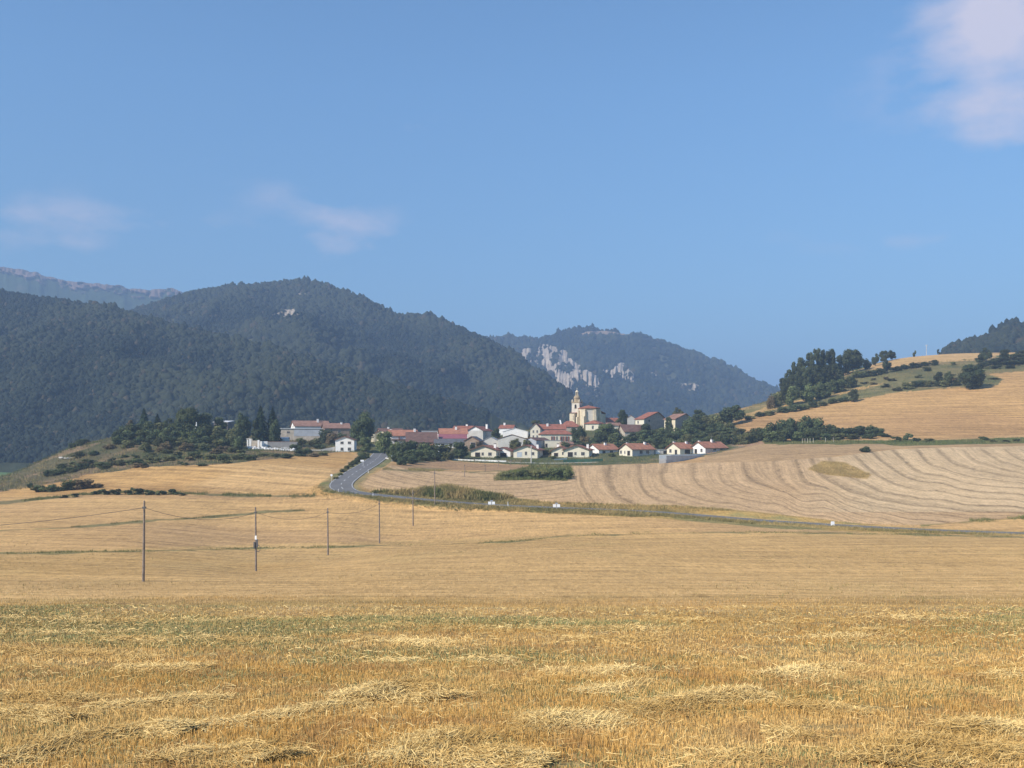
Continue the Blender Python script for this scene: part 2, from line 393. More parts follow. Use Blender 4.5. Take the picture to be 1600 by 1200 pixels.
def tps_eval(fit, u, v):
    P, w = fit; out = w[-3] + w[-2] * u / 100 + w[-1] * v / 100
    for p, a in zip(P, w[:-3]):
        r2 = (u / 100 - p[0]) ** 2 + (v / 100 - p[1]) ** 2
        out = out + a * .5 * r2 * np.log(r2 + 1e-9)
    return out

_d = np.concatenate([np.linspace(-25, 14, 40)[:-1], np.exp(np.linspace(math.log(14), math.log(62), 130))[:-1], np.exp(np.linspace(math.log(62), math.log(160), 230))[:-1],
                     np.exp(np.linspace(math.log(160), math.log(430), 520))[:-1], np.exp(np.linspace(math.log(430), math.log(1100), 210))[:-1], np.exp(np.linspace(math.log(1100), math.log(11500), 50))])
_s = np.concatenate([np.linspace(-1.5, -.56, 50)[:-1], np.linspace(-.56, .56, 1000), np.linspace(.56, 1.5, 50)[1:]])
S, D = np.meshgrid(_s, _d, indexing='ij')
off = np.where(D < 60, 12 * (1 - np.clip(D, -25, 60) / 60) ** 2, 0)          # keeps the columns apart near and behind the camera
GX = S * (np.maximum(D, 0) + off + np.where(D < 0, -D * .5, 0)); GY = D
shp = GX.shape
gx = GX.ravel(); gy = GY.ravel()
gz = z_at(gx, gy)
dd = np.maximum(gy, 1.0)
pu = 800 + F * gx / dd; pv = HV - F * gz / dd
j = 3.0 * fbm(gx / 6, gy / 6, 3); ju = pu + 1.6 * j; jv = pv + .5 * j
colr = np.empty((len(gx), 3)); colr[:] = (.47, .315, .160)
row = np.stack([gy * 1.0 + .06 * gx, gx, np.ones_like(gx)], 1)
def paint(mask, c, w=1.0):
    w = (mask * w)[:, None] if np.ndim(w) else mask[:, None] * w
    colr[:] = colr * (1 - w) + np.array(c) * w
far = gy > 62
nA = fbm(gx / 14, gy / 14, 4); nB = fbm(gx / 60 + 4, gy / 60, 3)
# hillside, knoll, village grounds
m = far & inpoly(ju, jv, Z_YARD) & (gy > 340); paint(m, (.105, .115, .05)); paint(m, (.22, .18, .10), np.clip(nA * 2 - .05, 0, .9))
m = far & (gy > 600); paint(m, (.09, .12, .05))
m = (gy > 430) & (gy < 1100) & (pu < 120); paint(m, (.13, .20, .07))
m = far & inpoly(ju, jv, Z_SCRUB) & (gy > 290) & (gy < 600)
paint(m, (.12, .105, .055)); paint(m, (.26, .175, .10), np.clip(nA * 2.4, 0, .9)); paint(m, (.08, .095, .04), np.clip(nB * 2 - nA, 0, .8))
m = inpoly(ju, jv, Z_TERR) & (gy > 395) & (gy < 700); paint(m, (.20, .175, .075)); paint(m, (.125, .125, .055), np.clip(nA * 2.5 + .2, 0, 1)); paint(m, (.26, .185, .10), np.clip(nB * 3, 0, .8)); paint(m, (.34, .25, .12), np.clip(fbm(gx / 30, gz / 1.6, 3) * 2.2 - .25, 0, .9))
mG = inpoly(ju, jv, Z_G) & (gy > 385) & (gy < 700); paint(mG, (.50, .325, .150)); paint(mG, (.40, .255, .125), np.clip(nB * 2.2, 0, .8))
paint(inpoly(ju, jv, Z_GS) & (gy > 420) & (gy < 620), (.46, .32, .15))
mH = inpoly(ju, jv, Z_H) & (gy > 540); paint(mH & (gy < 900), (.52, .36, .18))
m = inpoly(ju, jv, Z_F) & (gy > 320) & (gy < 430); paint(m, (.40, .285, .165)); paint(m, (.31, .225, .125), np.clip(nA * 2, 0, .7))
paint(inpoly(ju, jv, Z_CLAY) & (gy > 380) & (gy < 470), (.36, .245, .165), np.clip(nA * 2 + .6, 0, 1))
paint(inpoly(ju, jv, Z_GREENLINE) & (gy > 360) & (gy < 430), (.13, .14, .05))
mS = inpoly(ju, jv, Z_STRIP) & (gy > 290) & (gy < 375); paint(mS, (.36, .245, .145))
mE = inpoly(pu, pv, Z_E) & (gy > 190) & (gy < 380); paint(mE, (.50, .355, .205)); paint(mE, (.44, .30, .165), np.clip(nB * 2 + .1, 0, 1))
mE2 = mE & (pu > 1230) & (pv < 800); paint(mE2, (.54, .41, .25), np.clip((pu - 1230) / 120, 0, 1))
mD = inpoly(ju, jv, Z_D) & (gy > 250) & (gy < 420); paint(mD, (.485, .315, .135)); paint(mD, (.41, .255, .11), np.clip(nA * 1.6 + .1, 0, 1)); paint(mD, (.52, .36, .18), np.clip(nB * 3, 0, .8))
# the lower fields
mB = (gy > 60) & (jv > 862 - (np.clip(pu, 0, 1100)) * .028) & (gy < 210); paint(mB, (.50, .345, .162)); paint(mB, (.43, .29, .125), np.clip(nB * 2.4, 0, .8)); paint(mB, (.50, .355, .165), np.clip(nA * 2 - .2, 0, .7))
m = (~mB) & far & (gy < 260) & ~mE & ~mD & (pv > 770); paint(m, (.53, .36, .170), np.clip(nB * 2.5 + .5, 0, 1)); paint(m, (.45, .31, .165), np.clip(-nB * 2.5 + nA * .5, 0, .9))
for P, hw, c, dm in ((WEED1, 1.7, (.20, .175, .07), (130, 240)), (WEED2, 1.3, (.20, .18, .075), (180, 270)), (WEED3, 1.7, (.16, .14, .06), (240, 310)), (WEED4, 1.5, (.22, .18, .08), (290, 350)), (WEED5, 1.6, (.18, .165, .06), (190, 240))):
    q = polyline_dist(pu, pv, P) + j * 1.1 + 2.4 * nA
    paint((gy > dm[0]) & (gy < dm[1]), c, np.clip(1.2 - q / hw, 0, .85))
m = inpoly(ju, jv, Z_BANK) & (gy > 280) & (gy < 350); paint(m, (.20, .17, .07))
m = inpoly(ju, jv, Z_DRY) & (gy > 260) & (gy < 340); paint(m, (.44, .31, .14))
mV = inpoly(ju, jv, Z_VERGE) & (gy > 180) & (gy < 285); paint(mV, (.40, .285, .115)); paint(mV, (.25, .215, .085), np.clip(nA * 2.5, 0, 1))
rd, _ = road_dist(gx, gy)
paint((rd < 6.0), (.30, .235, .11), np.clip((6.5 - rd + j * .3) / 2, 0, 1)); paint(rd < 6, (.16, .165, .06), np.clip(nA * 2.2 + .1, 0, .9) * (rd < 6) * (pu < 1040)); paint((rd < 6) & (pu > 1040), (.42, .31, .14), .7)
# foreground stubble soil
mA = gy <= 61 + j * .5
colr[(gy > 52) & (gy < 110)] *= (1 + .07 * np.clip((110 - gy[(gy > 52) & (gy < 110)]) / 50, 0, 1))[:, None]
wA = np.clip((74 + 5 * j - gy) / 24, 0, 1)
paint(wA, (.40, .27, .11)); gA = np.clip(fbm(gx / 16 + 3, gy / 7, 4) * 2.6 + .25, 0, 1); paint(wA, (.23, .20, .08), gA * .5); paint(wA * (gy > 44), (.30, .235, .10), .45)
# row directions
a = math.radians(28)
row[mD] = np.stack([gx * math.sin(a) + gy * math.cos(a), gx * math.cos(a) - gy * math.sin(a), np.full_like(gx, 1.3)], 1)[mD]
row[mG] = np.stack([gz * 5 + 2.5 * fbm(gx / 50, gy / 50, 2), gx, np.full_like(gx, 1.25)], 1)[mG]
pts = []; val = []
for kk, L in TRK.items():
    for p in L: pts.append(p); val.append(kk)
fitE = tps_fit(pts, np.array(val, float))
sp = np.zeros(len(gx)); sw = np.zeros(len(gx))
mE &= ~inpoly(pu, pv, Z_BANK)
sp[mE] = tps_eval(fitE, pu[mE], pv[mE])
sw[mE] = np.clip((pu[mE] - 860) / 60, .0, 1) * np.clip((pv[mE] - 699) / 5, 0, 1)
mEl = mE & (pu < 900)                                             # the near lobe by the road: curved turning tracks
lob = np.hypot((pu - 760) / 1.0, (pv - 715) * 4.2)
sp[mEl] = sp[mEl] * 0 + lob[mEl] / 26.0
sw[mEl] = .9 * np.clip((905 - pu[mEl]) / 30, 0, 1)
row[mE] = np.stack([sp * 7, gx * .3 + gy * .3, np.full_like(gx, .8)], 1)[mE]
nmA = mA; row[nmA, 2] = .35
weedy = (colr[:, 1] > colr[:, 0] * .86) | ((colr[:, 0] < .24) & ~mA); row[weedy, 2] = .15
ni, nj = shp
idx = np.arange(ni * nj).reshape(ni, nj)
FQ = np.stack([idx[:-1, :-1], idx[1:, :-1], idx[1:, 1:], idx[:-1, 1:]], -1).reshape(-1, 4)

colr *= np.where(mA, 1.0, .95)[:, None]
tan_ = (colr[:, 0] > .30) & ~mA; colr[tan_] *= np.array((1.10, 1.01, .89)); colr[mE & tan_] *= np.array((1.0, 1.02, 1.07))
gm, t, b = new_mat('ground')
at = t.nodes.new('ShaderNodeAttribute'); at.attribute_name = 'tint'
ar = t.nodes.new('ShaderNodeAttribute'); ar.attribute_name = 'row'
asp = t.nodes.new('ShaderNodeAttribute'); asp.attribute_name = 'track'
asw = t.nodes.new('ShaderNodeAttribute'); asw.attribute_name = 'track_weight'
sx = t.nodes.new('ShaderNodeSeparateXYZ'); wire(t, ar.outputs['Vector'], sx.inputs[0])
def stretched(fr, fa, scale, detail):
    c = t.nodes.new('ShaderNodeCombineXYZ')
    wire(t, mth('MULTIPLY', sx.outputs[0], fr, tree=t), c.inputs[0]); wire(t, mth('MULTIPLY', sx.outputs[1], fa, tree=t), c.inputs[1])
    return tex_noise(t, scale, detail, .6, c.outputs[0])
st1 = stretched(.30, .012, 1.0, 4); st2 = stretched(1.3, .07, 1.0, 3)
fine = tex_noise(t, 2.4, 4, .7); mid = tex_noise(t, .35, 4, .6); big = tex_noise(t, .03, 3)
f = mth('ADD', mapr(t, st1, .25, .75, -.22, .22), mapr(t, st2, .25, .75, -.26, .26), tree=t)
f = mth('MULTIPLY', f, sx.outputs[2], tree=t)
f = mth('ADD', f, mapr(t, fine, .25, .75, -.34, .34), tree=t)
f = mth('ADD', f, mapr(t, mid, .25, .75, -.13, .13), tree=t)
f = mth('ADD', f, mapr(t, big, .3, .7, .93, 1.07), tree=t)
mp = t.nodes.new('ShaderNodeMapping'); mp.inputs['Scale'].default_value = (2.0, .30, 1); tcg = t.nodes.new('ShaderNodeTexCoord'); wire(t, tcg.outputs['Object'], mp.inputs[0])
flk = tex_noise(t, 1.0, 4, .75, mp.outputs[0]); flk2 = tex_noise(t, .28, 4, .7, mp.outputs[0])
f = mth('ADD', f, mth('ADD', mapr(t, flk, .3, .7, -.20, .20), mapr(t, flk2, .3, .7, -.07, .07), tree=t), tree=t)
rw = mth('ADD', mth('MULTIPLY', sx.outputs[0], .19, tree=t), mapr(t, mid, .3, .7, -.22, .22), tree=t)
rl = mth('ABSOLUTE', mth('SUBTRACT', mth('FRACT', rw, tree=t), .5, tree=t), tree=t)
gate = stretched(.05, .02, 1.0, 4)
rl = mth('MULTIPLY', mth('MULTIPLY', mapr(t, rl, .03, .16, 1, 0), mapr(t, gate, .42, .62, 0, 1), tree=t), sx.outputs[2], tree=t)
f = mth('SUBTRACT', f, mth('MULTIPLY', rl, .20, tree=t), tree=t)
wob = mth('ADD', asp.outputs['Fac'], mapr(t, mid, .3, .7, -.06, .06), tree=t)
wob = mth('ADD', wob, mapr(t, fine, .3, .7, -.06, .06), tree=t)
fr = mth('ABSOLUTE', mth('SUBTRACT', mth('FRACT', mth('ADD', wob, .5, tree=t), tree=t), .5, tree=t), tree=t)
ln = mth('MULTIPLY', mapr(t, fr, .03, .16, 1, 0), asw.outputs['Fac'], tree=t)
f2 = mth('SUBTRACT', f, mth('MULTIPLY', ln, .33, tree=t), tree=t)
wire(t, scale_col(t, at.outputs['Color'], f2), b.inputs['Base Color'])
b.inputs['Roughness'].default_value = .95; b.inputs['Specular IOR Level'].default_value = .08
bp = t.nodes.new('ShaderNodeBump'); bp.inputs['Strength'].default_value = .6; bp.inputs['Distance'].default_value = .22
wire(t, mth('ADD', fine, mth('MULTIPLY', st2, sx.outputs[2], tree=t), tree=t), bp.inputs['Height']); wire(t, bp.outputs[0], b.inputs['Normal'])
ground = mesh_np('ground', np.stack([gx, gy, gz], 1), FQ, gm, col=colr, smooth=True)
fattr(ground.data, 'track', sp); fattr(ground.data, 'track_weight', sw); vattr(ground.data, 'row', row)
tag(ground, 'rolling harvested fields with stubble, grassy banks and scrubby slopes', 'ground', kind='structure')

# ================================================================ ROAD
def ribbon(name, offs, lift, mat, i0=0, i1=None, dash=None):
    R = ROAD[i0:i1]
    # denser path
    T = np.gradient(R[:, :2], axis=0); T /= np.linalg.norm(T, axis=1)[:, None]
    Nn = np.stack([T[:, 1], -T[:, 0]], 1)
    V = []; Fc = []
    s = np.concatenate([[0], np.cumsum(np.linalg.norm(np.diff(R[:, :2], axis=0), axis=1))])
    if dash is None:
        for i in range(len(R)):
            for o in offs: V.append((R[i, 0] + Nn[i, 0] * o, R[i, 1] + Nn[i, 1] * o, R[i, 2] + lift))
        w = len(offs)
        for i in range(len(R) - 1):
            for q in range(w - 1): Fc.append((i * w + q, i * w + q + 1, (i + 1) * w + q + 1, (i + 1) * w + q))
    else:
        on, period = dash; p = 0
        while p + on < s[-1]:
            for a0 in np.linspace(p, p + on, 4)[:-1]:
                a1 = a0 + on / 3; q = len(V)
                for ss in (a0, a1):
                    c = [np.interp(ss, s, R[:, k2]) for k2 in range(3)]; nx = np.interp(ss, s, Nn[:, 0]); ny = np.interp(ss, s, Nn[:, 1])
                    for o in offs: V.append((c[0] + nx * o, c[1] + ny * o, c[2] + lift))
                Fc.append((q, q + 1, q + 3, q + 2))
            p += period
    o = mesh_np(name, V, Fc, mat)
    return o
asph = plain('asphalt', (.16, .155, .15), .9, .12, .25, 3)
paintm = plain('road_paint', (.72, .72, .70), .7, .12, .5, 3)
road = ribbon('road', [-3.25, -1.6, 0, 1.6, 3.25], 0.0, asph)
tag(road, 'grey asphalt country road bending down from the village between the stubble fields', 'road', kind='structure')
for nm, offs, dash in (('road_edge_line', [-3.0, -2.9], None), ('road_edge_line', [2.9, 3.0], None), ('road_centre_line', [-.07, .07], (2.5, 7.0))):
    l = ribbon(nm, offs, .02, paintm, dash=dash)
    tag(l, 'white painted line on the country road', 'road marking', kind='structure')
# ================================================================ MOUNTAINS
def ico(sub):
    bm = bmesh.new(); bmesh.ops.create_icosphere(bm, subdivisions=sub, radius=1)
    V = np.array([v.co[:] for v in bm.verts]); Fc = np.array([[v.index for v in f.verts] for f in bm.faces]); bm.free()
    return V, Fc
IV, IF = ico(2)
_keep = IV[IF].mean(1)[:, 2] > -.35
IF = IF[_keep]
_used = np.unique(IF); _map = np.zeros(len(IV), int); _map[_used] = np.arange(len(_used)); IV = IV[_used]; IF = _map[IF]
LUMPY = []
for q in range(8):
    r = np.random.default_rng(100 + q)
    n = IV * 1.0
    k = 1 + .30 * fbm(n[:, 0] * 1.7 + q * 9, n[:, 1] * 1.7 + n[:, 2] * 2.1, 3) * 1.9 + r.normal(0, .13, len(n))
    LUMPY.append(n * k[:, None] * np.array([1, 1, .95]))
def crowns(name, P, R, H, tints, mat):
    """one mesh of many tree crowns standing on the slope"""
    Vs = []; Fs = []; Cs = []; base = 0
    var = rng.integers(0, len(LUMPY), len(P)); ang = rng.random(len(P)) * 6.283
    for q in range(len(LUMPY)):
        s = np.nonzero(var == q)[0]
        if not len(s): continue
        L = LUMPY[q]; c = np.cos(ang[s])[:, None]; sn = np.sin(ang[s])[:, None]
        x = (L[None, :, 0] * c - L[None, :, 1] * sn) * R[s, None] + P[s, 0, None]
        y = (L[None, :, 0] * sn + L[None, :, 1] * c) * R[s, None] + P[s, 1, None]
        z = L[None, :, 2] * H[s, None] + P[s, 2, None]
        Vs.append(np.stack([x, y, z], -1).reshape(-1, 3))
        Fs.append((IF[None] + (np.arange(len(s)) * len(L))[:, None, None] + base).reshape(-1, 3))
        g = rng.uniform(.85, 1.15, (len(s), len(L), 1))
        Cs.append((tints[s][:, None, :] * g).reshape(-1, 3))
        base += len(s) * len(L)
    return mesh_np(name, np.vstack(Vs), np.vstack(Fs), mat, col=np.vstack(Cs))
hillm, t, b = new_mat('hillside')
at = t.nodes.new('ShaderNodeAttribute'); at.attribute_name = 'tint'
nz = tex_noise(t, .12, 5, .65); nz2 = tex_noise(t, .02, 3)
f = mth('ADD', mapr(t, nz, .3, .7, .75, 1.25), mapr(t, nz2, .3, .7, -.12, .12), tree=t)
wire(t, scale_col(t, at.outputs['Color'], f), b.inputs['Base Color'])
b.inputs['Roughness'].default_value = .95; b.inputs['Specular IOR Level'].default_value = .1
bp = t.nodes.new('ShaderNodeBump'); bp.inputs['Strength'].default_value = .8; bp.inputs['Distance'].default_value = 3
wire(t, nz, bp.inputs['Height']); wire(t, bp.outputs[0], b.inputs['Normal'])
forestm = foliage('forest_leaves', (1, 1, 1), .9, spread=0)

def hill(name, label, ridge, dbase, zbase, du, nt_, amp, L, gexp=1.0, rockP=(), bareP=(), ntrees=0, R=(3, 5), seed=0, ground_c=(.045, .052, .024), rock_c=(.40, .335, .26), bare_c=(.33, .24, .17), ridgeamp=2.0, ridgerock=None, green=1.0, ulim=None):
    ru = np.array([r[0] for r in ridge], float); rv = np.array([r[1] for r in ridge], float); rdd = np.array([r[2] for r in ridge], float)
    U = np.arange(ru[0], ru[-1] + du, du)
    T = np.concatenate([np.linspace(0, 1, nt_), 1 + np.linspace(0, .35, 12)[1:]])
    UG, TG = np.meshgrid(U, T, indexing='ij')
    vr = np.interp(UG, ru, rv); dr = np.interp(UG, ru, rdd)
    jag = ridgeamp * fbm(UG / 12 + seed, UG * 0 + seed, 4)
    d = dbase + (dr - dbase) * TG
    zr = Z(vr, dr) + jag
    g = np.where(TG <= 1, np.clip(TG, 0, 1) ** gexp, 1 - ((TG - 1) * 1.6) ** 1.3)
    z = zbase + (zr - zbase) * g
    x = X(UG, d); y = d.copy()
    win = np.sin(np.clip(TG, 0, 1) * math.pi) ** .8
    spur = (1 - np.abs(fbm(x / L + seed, y / (L * 1.8) + seed, 3)) * 2.2) * .6 + .4 * fbm(x / (L * .35), y / (L * .6) + seed, 3)
    z = z + amp * (spur - .25) * win * np.clip((zr - zbase) / 120, 0, 1)
    pu = 800 + F * x / y; pv = HV - F * z / y
    c = np.empty(x.shape + (3,)); c[:] = ground_c
    drift = fbm(x / 130 + seed, y / 130, 4)
    rock = np.zeros(x.shape)
    for P, st, thr in rockP:
        cu = sum(p[0] for p in P) / len(P)
        jj = 3 * fbm(pu / 9, pv / 9 + seed, 3)
        q = fbm(pu / st[0] + seed, pv / st[1], 4)
        rock = np.maximum(rock, (inpoly(pu + jj * 1.5, pv + jj, P) & (TG <= 1)) * np.clip((q - thr) * 6, 0, 1))
    if ridgerock is not None:
        q = fbm(pu / 7 + seed, pv / 5, 4)
        rock = np.maximum(rock, np.clip((q + ridgerock[1] - (pv - np.interp(UG, ru, rv)) / ridgerock[0]) * 4, 0, 1) * (TG <= 1))
    bare = np.zeros(x.shape)
    for P in bareP: bare = np.maximum(bare, inpoly(pu, pv, P) * 1.0)
    clr_ = np.clip((fbm(x / 55 + seed * 3, y / 75, 4) - .34) * 9, 0, 1)[..., None] * .8
    c = c * (1 - clr_) + np.array((.085, .085, .045)) * clr_
    wr = np.clip(rock, 0, 1)[..., None]
    shade = rng.uniform(.85, 1.1, x.shape)[..., None] * (1 + .25 * fbm(pu / 3, pv / 9, 2))[..., None]
    c = c * (1 - wr) + np.array(rock_c) * shade * wr
    c = c * (1 - bare[..., None]) + np.array(bare_c) * bare[..., None]
    y = y - 26 * rock * (.7 + .6 * fbm(pu / 2.5, pv / 14, 2)) * (dr / 2900); z = z + 0
    ni, nj = x.shape; idx = np.arange(ni * nj).reshape(ni, nj)
    FQ = np.stack([idx[:-1, :-1], idx[1:, :-1], idx[1:, 1:], idx[:-1, 1:]], -1).reshape(-1, 4)
    o = mesh_np(name, np.stack([x, y, z], -1).reshape(-1, 3), FQ, hillm, col=c.reshape(-1, 3), smooth=True)
    tag(o, label, 'mountain', kind='structure')
    clear = np.clip((fbm(x / 55 + seed * 3, y / 75, 4) - .34) * 9, 0, 1)
    if ntrees:
        w = (y * du) * np.gradient(d, axis=1) * (1 - np.clip(rock * 1.3, 0, 1)) * (1 - bare) * (1 - .8 * clear) * (TG <= 1.02) * (pu > (ulim[0] if ulim else -60)) * (pu < (ulim[1] if ulim else 1670)) * (pv < 725)
        w[-1] = 0; w[:, -1] = 0
        w = np.clip(w, 0, None)
        w = w.ravel() / w.sum()
        s = rng.choice(len(w), ntrees, p=w)
        i, jx = np.unravel_index(s, x.shape)
        fu = rng.random(ntrees); ft = rng.random(ntrees)
        def lerp(A): return (A[i, jx] * (1 - fu) + A[i + 1, jx] * fu) * (1 - ft) + (A[i, jx + 1] * (1 - fu) + A[i + 1, jx + 1] * fu) * ft
        P = np.stack([lerp(x), lerp(y), lerp(z)], 1)
        dd_ = drift[i, jx]
        Rr = rng.uniform(R[0], R[1], ntrees) * np.where(rng.random(ntrees) < .10, 1.5, 1) * np.clip(1 + dd_ * .8, .6, 1.4)
        tone = np.clip(.42 + dd_ * 1.7 + rng.normal(0, .26, ntrees), 0, 1)[:, None]
        tint = np.array((.014, .022, .015)) * (1 - tone) + np.array((.036, .043, .024)) * tone
        br = (rng.random(ntrees) < .05)[:, None]
        tint = np.where(br, np.array((.060, .050, .030)), tint) * green
        H = Rr * rng.uniform(.9, 1.35, ntrees)
        P[:, 2] += H * .45
        f = crowns('forest', P, Rr, H, tint, forestm)
        return o, f
    return o, None

_, f = hill('distant_mountain_ridge', 'far rocky escarpment above the wooded slopes at left', [(-300, 400, 3300), (-60, 412, 3300), (0, 419, 3300), (40, 422, 3300), (75, 432, 3300), (110, 441, 3300), (150, 444, 3300), (180, 446, 3300), (210, 453, 3300), (240, 453, 3300), (270, 450, 3300), (292, 460, 3300), (340, 480, 3300), (420, 510, 3300)],
     2450, 190, 1.5, 200, 45, 200, 1.3, ridgerock=(17, .55), seed=2, rock_c=(.20, .145, .12), ridgeamp=6, ground_c=(.05, .07, .03))
_, f = hill('mountain', 'wooded mountain with pale limestone cliffs and a bare summit behind the church', [(600, 610, 2700), (700, 550, 2800), (740, 538, 2900), (770, 533, 2900), (800, 532, 2900), (840, 531, 2900), (870, 521, 2900), (900, 515, 2900), (925, 513, 2900), (960, 518, 2900), (1000, 524, 2900), (1040, 537, 2850), (1080, 553, 2800), (1120, 569, 2750), (1160, 590, 2700), (1205, 609, 2650), (1250, 622, 2600), (1330, 650, 2500), (1450, 690, 2400)],
     1700, -25, 1.0, 230, 40, 260, 1.0, seed=5, ridgeamp=6,
     rockP=[([(803, 553), (825, 545), (850, 540), (872, 541), (886, 550), (893, 563), (912, 575), (935, 590), (941, 608), (922, 607), (900, 596), (893, 606), (884, 614), (868, 602), (856, 585), (838, 575), (815, 572)], (3.2, 17), -.31),
            ([(935, 584), (948, 570), (975, 568), (992, 588), (990, 598), (965, 590), (945, 596)], (4, 10), -.22), ([(1060, 600), (1090, 601), (1092, 612), (1070, 614)], (7, 8), -.05), ([(925, 608), (945, 606), (946, 620), (928, 620)], (6, 8), .0), ([(1000, 580), (1030, 582), (1030, 590), (1005, 590)], (8, 6), .3)],
     bareP=[[(904, 523), (918, 518), (945, 517), (982, 522), (986, 526), (930, 530)]], ntrees=26000, R=(3.6, 6.2))
tag(f, 'dense woodland covering the slopes of the cliff mountain', 'woodland', kind='stuff')
_, f = hill('mountain', 'large wooded mountain with scattered rocks rising left of the village', [(60, 560, 1500), (120, 530, 1700), (180, 500, 1850), (220, 482, 1900), (290, 461, 1900), (340, 452, 1900), (380, 448, 1900), (430, 445, 1900), (475, 441, 1900), (510, 448, 1880), (540, 459, 1860), (590, 481, 1800), (622, 495, 1750), (650, 496, 1750), (680, 500, 1700), (720, 515, 1650), (760, 532, 1600), (800, 554, 1550), (850, 589, 1450), (900, 626, 1350), (950, 657, 1250), (1020, 690, 1150)],
     900, -22, 1.3, 230, 66, 210, 1.0, seed=11, ridgeamp=3.5,
     rockP=[([(424, 485), (440, 483), (455, 486), (478, 478), (482, 486), (458, 494), (450, 508), (445, 494), (428, 494)], (9, 4), -.2), ([(463, 464), (470, 456), (500, 458), (500, 466), (480, 463), (470, 468)], (7, 4), -.12), ([(280, 478), (300, 472), (335, 476), (330, 482), (300, 480)], (9, 4), .05), ([(475, 525), (500, 518), (500, 528), (480, 534)], (8, 4), .05)],
     ntrees=66000, R=(1.9, 3.3))
tag(f, 'dense oak woodland covering the main mountain behind the village', 'woodland', kind='stuff')
_, f = hill('wooded_slope', 'nearer wooded hillside falling from the left edge towards the village', [(-500, 420, 1450), (-200, 436, 1450), (0, 455, 1400), (60, 464, 1380), (100, 471, 1350), (150, 481, 1320), (200, 490, 1280), (240, 503, 1240), (330, 522, 1180), (420, 547, 1120), (520, 577, 1060), (620, 607, 1000), (760, 645, 940), (900, 690, 880)],
     680, -24, 1.6, 200, 34, 150, 1.0, seed=21, ridgeamp=2.5, ntrees=42000, R=(1.55, 2.8), ulim=(-60, 760),
     rockP=[([(180, 503), (200, 498), (225, 508), (215, 514), (190, 510)], (9, 4), .1)])
tag(f, 'dense woodland covering the nearer hillside at left', 'woodland', kind='stuff')
_, f = hill('rocky_knoll', 'dark wooded rocky knoll behind the hilltop stubble field', [(1440, 566, 1080), (1475, 549, 1100), (1500, 541, 1110), (1515, 536, 1120), (1530, 533, 1120), (1547, 531, 1120), (1552, 519, 1130), (1562, 511, 1140), (1580, 507, 1150), (1600, 510, 1150), (1640, 514, 1150), (1800, 520, 1150), (2100, 530, 1150)],
     820, 40, 1.0, 120, 10, 70, .9, seed=31, ridgeamp=3, ntrees=4500, R=(1.8, 3.4), ulim=(1474, 1700), rock_c=(.42, .36, .30),
     rockP=[([(1530, 540), (1560, 528), (1575, 545), (1600, 530), (1700, 540), (1700, 570), (1540, 565)], (6, 9), .12), ([(1555, 515), (1575, 512), (1570, 525)], (5, 5), .1)])
tag(f, 'scrubby trees covering the rocky knoll at right', 'woodland', kind='stuff')
